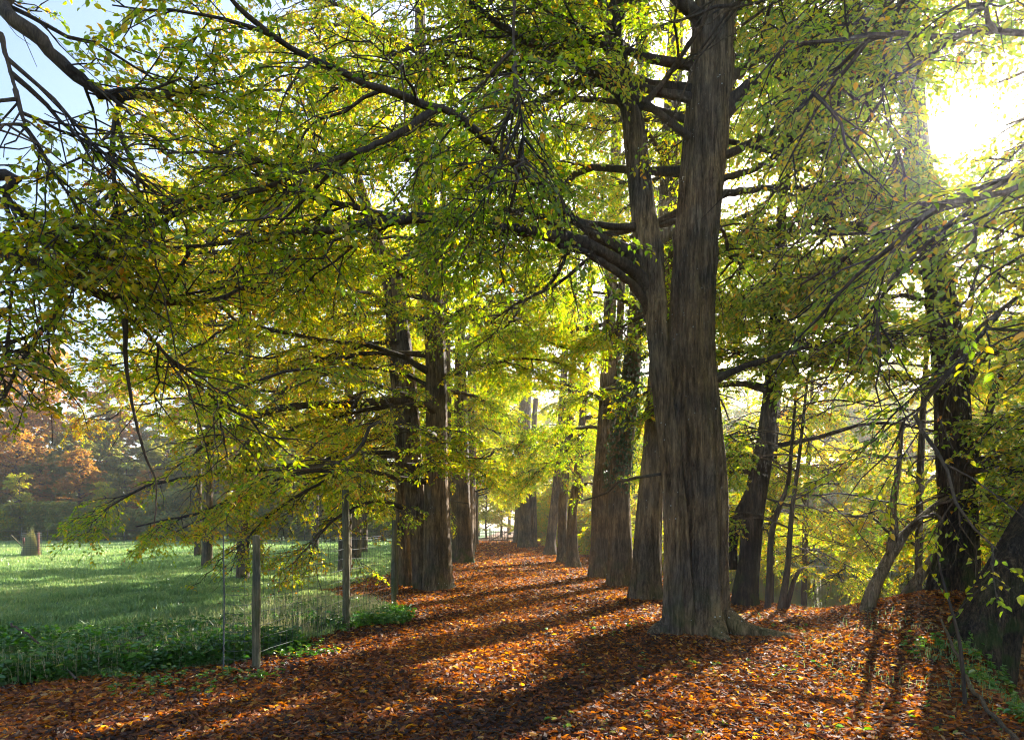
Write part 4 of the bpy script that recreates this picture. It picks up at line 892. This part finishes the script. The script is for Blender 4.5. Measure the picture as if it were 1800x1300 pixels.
wire_panel('wire_mesh', p3[:2], p4, 1.45, fe, fo)
p0 = np.array([-3.15, 7.45]); wire_panel('wire_mesh', p0, p1[:2], 1.48, fe, fo, dx=.1, dz=.1)
V, Fq = tubes(np.array([[(p0[0], p0[1], -.1), (p0[0]+.01, p0[1], .8), (p0[0], p0[1], 1.5)]]), np.array([[.009, .008, .007]]), 6); make_mesh('iron_stake', V, [Fq], M_WIRE, fe, origin=fo)
# long fence along the wood edge
e2 = empty('wood_edge_fence', (-40, 77, 0)); tag(e2, 'low dark rail fence along the far edge of the meadow', 'fence')
for i in range(20):
    xx = -64+i*2.9; V, Fq = tubes(np.array([[(xx, 77, -.3), (xx+.03*random.random(), 77, .7), (xx, 77, 1.45+.1*random.random())]]), np.full((1, 3), .06), 8); make_mesh('post', V, [Fq], M_POST, e2, origin=(-40, 77, 0))
for z in (.55, 1.15):
    u = np.linspace(0, 1, 40)[:, None]; p = np.array([-64.2, 76.93, z])+u*np.array([55.4, 0, 0])+.02*rng.standard_normal((40, 3)); V, Fq = tubes(p[None], np.full((1, 40), .035), 6); make_mesh('rail', V, [Fq], M_POST, e2, origin=(-40, 77, 0))

# wooden gate at the end of the path
gp = P(877, 952, 71); gox, goy = gp[0], 71.0; gz = float(ground_z(gox, goy))
ge = empty('field_gate', (gox, goy, gz)); tag(ge, 'small wooden picket gate with a diagonal brace at the end of the path', 'gate')
def box(bag, c, s, rot=0):
    c = np.array(c, float); s = np.array(s, float)/2
    q = np.array([[i, j, k] for i in (-1, 1) for j in (-1, 1) for k in (-1, 1)])*s
    if rot: ca, sa = math.cos(rot), math.sin(rot); q = np.stack([q[:, 0]*ca-q[:, 2]*sa, q[:, 1], q[:, 0]*sa+q[:, 2]*ca], -1)
    bag.add(q+c, np.array([[0, 1, 3, 2], [4, 6, 7, 5], [0, 4, 5, 1], [2, 3, 7, 6], [0, 2, 6, 4], [1, 5, 7, 3]]))
for s in (-1, 1):
    b = Bag(); box(b, (s*.93, 0, .65), (.13, .13, 1.5)); box(b, (s*.93, 0, 1.43), (.16, .16, .06)); b.build('gate_post', M_GATE, ge)
b = Bag()
for z in (.18, 1.06): box(b, (0, .02, z), (1.70, .05, .09))
b.build('gate_rail', M_GATE, ge)
b = Bag(); box(b, (0, .055, .62), (1.85, .03, .09), math.atan2(.82, 1.62)); b.build('diagonal_brace', M_GATE, ge)
for i in range(9): b = Bag(); box(b, (-.76+i*.19, -.03, .62), (.05, .03, 1.08)); b.build('picket', M_GATE, ge)
for s, xx in ((-1, -2.6), (1, 2.6)):
    b = Bag(); box(b, (xx, 0, .6), (.1, .1, 1.2)); b.build('side_post', M_GATE, ge)
    b = Bag()
    for z in (.4, .95): box(b, (s*1.78, 0, z), (1.5, .05, .07))
    b.build('side_rail', M_GATE, ge)

# wire tree guard with stakes and dead weeds on the meadow
tg = G(55, 975); tg[2] = float(ground_z(tg[0], tg[1]))
te = empty('tree_guard', tg); tag(te, 'wire tree guard with two reddish stakes and dry weeds standing on the meadow', 'tree guard')
for s, h in ((-.45, 1.05), (.38, 1.35)):
    V, Fq = tubes(np.array([[(s, 0, -.2), (s+.02, 0, h*.5), (s, .02, h)]]), np.full((1, 3), .055), 8); make_mesh('stake', V, [Fq], M_RED, te)
th = np.linspace(0, 2*np.pi, 19)
hz = np.stack([np.stack([.48*np.cos(th), .48*np.sin(th), np.full(19, z)], -1) for z in np.arange(.1, 1.4, .12)])
bag = Bag(); bag.add(*tubes(hz, np.full(hz.shape[:2], .006), 4))
vt = np.stack([np.stack([.48*np.cos(th), .48*np.sin(th), np.full(19, z)], -1) for z in (.05, .7, 1.35)], 1); bag.add(*tubes(vt, np.full((19, 3), .006), 4)); bag.build('wire_mesh', M_WIRE, te)
m = 900; a = rng.random(m)*6.28; rr = rng.random(m)**.6*.55; h = (1.75-1.7*rr)*rng.uniform(.5, 1, m)
b0 = np.stack([rr*np.cos(a)*.9, rr*np.sin(a)*.9, 0*a], -1); t0 = b0*[.55, .55, 1]+np.stack([rng.standard_normal(m)*.07, rng.standard_normal(m)*.07, h], -1)
V, Fq = tubes(np.stack([b0, (b0+t0)/2+.02*rng.standard_normal((m, 3)), t0], 1), np.tile([.012, .010, .004], (m, 1)), 3)
make_mesh('dry_weeds', V, [Fq], M_GRASS, te, tint=np.full(len(Fq), .95)-.1*rng.random(len(Fq)))
V, Fq = tubes(np.array([[(-.5, 0, .55), (-.8, 0, .85), (-1.15, 0, 1.2)]]), np.full((1, 3), .03), 6); make_mesh('broken_stake', V, [Fq], M_POST, te)

# fallen sticks
def stick(pts, r0, r1, label, side=()):
    c = catmull(pts, 20)+.008*rng.standard_normal((20, 3)); org = c[0].copy()
    V, Fq = tubes(c[None], np.linspace(r0, r1, 20)[None], 7); bag = Bag(); bag.add(V, Fq)
    for s in side:
        c2 = catmull(s, 10); bag.add(*tubes(c2[None], np.linspace(r1*1.6, r1*.6, 10)[None], 5))
    o = bag.build('fallen_branch', M_TWIG, None, origin=org); o.location = org
    return tag(o, label, 'branch')
g1 = G(135, 1200); stick([P(18, 1095, 8.8), P(50, 1115, 8.6), P(90, 1150, 8.3), (g1[0], g1[1], .05)], .014, .012, 'bare dark stick poking up out of the nettles at lower left', [[P(90, 1150, 8.3), P(160, 1150, 8.1), P(215, 1130, 8.0), P(258, 1115, 7.9)]])
g = [G(1655, 1150), G(1690, 1195), G(1725, 1240), G(1790, 1310)]
stick([(a[0], a[1], float(ground_z(a[0], a[1]))+dz) for a, dz in zip(g, (.25, .12, .06, .04))], .016, .02, 'thin fallen branch lying over the green bank at lower right')
g = [G(590, 1033), G(615, 1025), G(655, 1012)]
stick([(a[0], a[1], float(ground_z(a[0], a[1]))+.05) for a in g], .02, .012, 'pale broken branch on the leaves behind the second fence post')

# surface roots of the giant running out over the leaves
ge_ = bpy.data.objects.get('large_twin_stemmed_tree')
for pts in ([(3.05, 9.75, .30), (3.25, 9.6, .15), (3.5, 9.5, .08), (3.85, 9.55, .03), (4.3, 9.7, .0), (4.6, 9.8, -.08)],
            [(2.35, 9.7, .22), (2.1, 9.65, .10), (1.9, 9.6, .02), (1.7, 9.6, -.08)], [(2.8, 9.5, .2), (2.85, 9.3, .07), (2.95, 9.15, .0), (3.0, 9.05, -.08)]):
    pts = [(a+.04*math.sin(c*40), b+.05*math.cos(a*9), float(ground_z(a, b))+c-.05) for a, b, c in pts]
    c = catmull(pts, 24); r = np.linspace(.16, .03, 24); V, Fq = tubes(c[None], r[None], 14); make_mesh('root', V, [Fq], M_BARK, ge_, smooth=True, origin=ge_.location)

# ================================================================ SKY, SUN, AIR, CAMERA
w = bpy.data.worlds.new('World'); scn.world = w; w.use_nodes = True; nt = w.node_tree; nt.nodes.clear(); L = nt.links.new
sky = N(nt, 'ShaderNodeTexSky', sky_type='NISHITA'); sky.sun_disc = False; sky.sun_elevation = SUN_EL; sky.sun_rotation = SUN_AZ
sky.air_density = 1.0; sky.dust_density = 2.5; sky.ozone_density = 1.5
bg = N(nt, 'ShaderNodeBackground'); bg.inputs[1].default_value = SKY = .10; L(sky.outputs[0], bg.inputs[0])
# the sun's own disc and the bright ring of sky round it
tcw = N(nt, 'ShaderNodeTexCoord'); dt = N(nt, 'ShaderNodeVectorMath', operation='DOT_PRODUCT'); dt.inputs[1].default_value = tuple(SD)
nv_ = N(nt, 'ShaderNodeVectorMath', operation='NORMALIZE'); L(tcw.outputs['Generated'], nv_.inputs[0]); L(nv_.outputs[0], dt.inputs[0])
ac = N(nt, 'ShaderNodeMath', operation='ARCCOSINE'); L(dt.outputs['Value'], ac.inputs[0])
e1 = N(nt, 'ShaderNodeMapRange'); e1.inputs[1].default_value = math.radians(.8); e1.inputs[2].default_value = math.radians(.95); e1.inputs[3].default_value = 60; e1.inputs[4].default_value = 0; L(ac.outputs[0], e1.inputs[0])
e2_ = N(nt, 'ShaderNodeMapRange', interpolation_type='SMOOTHERSTEP'); e2_.inputs[1].default_value = 0; e2_.inputs[2].default_value = math.radians(14); e2_.inputs[3].default_value = 1; e2_.inputs[4].default_value = 0; L(ac.outputs[0], e2_.inputs[0])
e3 = N(nt, 'ShaderNodeMath', operation='POWER'); L(e2_.outputs[0], e3.inputs[0]); e3.inputs[1].default_value = 3
e4 = N(nt, 'ShaderNodeMath', operation='MULTIPLY_ADD'); L(e3.outputs[0], e4.inputs[0]); e4.inputs[1].default_value = 1.6; L(e1.outputs[0], e4.inputs[2])
bg2 = N(nt, 'ShaderNodeBackground'); bg2.inputs[0].default_value = (1, .97, .92, 1); L(e4.outputs[0], bg2.inputs[1])
ads = N(nt, 'ShaderNodeAddShader'); L(bg.outputs[0], ads.inputs[0]); L(bg2.outputs[0], ads.inputs[1])
wo_ = N(nt, 'ShaderNodeOutputWorld'); L(ads.outputs[0], wo_.inputs[0])
sl = bpy.data.lights.new('sun', 'SUN'); sl.energy = 5.0; sl.angle = math.radians(.53); sl.color = (1, .95, .86)
so = bpy.data.objects.new('sun', sl); COL.objects.link(so)
from mathutils import Vector
so.rotation_euler = Vector(SD).to_track_quat('Z', 'Y').to_euler(); so.location = (20, 30, 30)
HAZE = .0010
if HAZE:
    hm, nt = new_mat('haze'); pv = N(nt, 'ShaderNodeVolumePrincipled'); pv.inputs['Color'].default_value = (1, .98, .95, 1); pv.inputs['Density'].default_value = HAZE; pv.inputs['Anisotropy'].default_value = .75
    o = N(nt, 'ShaderNodeOutputMaterial'); nt.links.new(pv.outputs[0], o.inputs['Volume'])
    b = Bag(); box(b, (0, 270, 14), (820, 680, 36)); hz = b.build('haze', hm); tag(hz, kind='stuff'); hz['label'] = 'thin sunlit morning air'

cam = bpy.data.cameras.new('camera'); cam.sensor_width = 36; cam.lens = 36*F/1800; cam.shift_y = (HY-650)/1800; cam.clip_end = 6000; cam.clip_start = .05
co = bpy.data.objects.new('camera', cam); COL.objects.link(co); co.location = CAM; co.rotation_euler = (math.pi/2, 0, 0); scn.camera = co
scn.view_settings.view_transform = 'Standard'; scn.view_settings.look = 'None'; scn.view_settings.exposure = 1.95; scn.view_settings.gamma = 1
cy = scn.cycles; cy.max_bounces = 8; cy.diffuse_bounces = 4; cy.glossy_bounces = 3; cy.transmission_bounces = 4; cy.volume_bounces = 0; cy.transparent_max_bounces = 4
cy.sample_clamp_indirect = 6; cy.use_denoising = True; cy.adaptive_threshold = .025; cy.pixel_filter_type = 'BLACKMAN_HARRIS'; cy.filter_width = 1.1; cy.caustics_reflective = False; cy.caustics_refractive = False
scn.render.use_persistent_data = False
print('done', TOTAL, time.time()-T0)
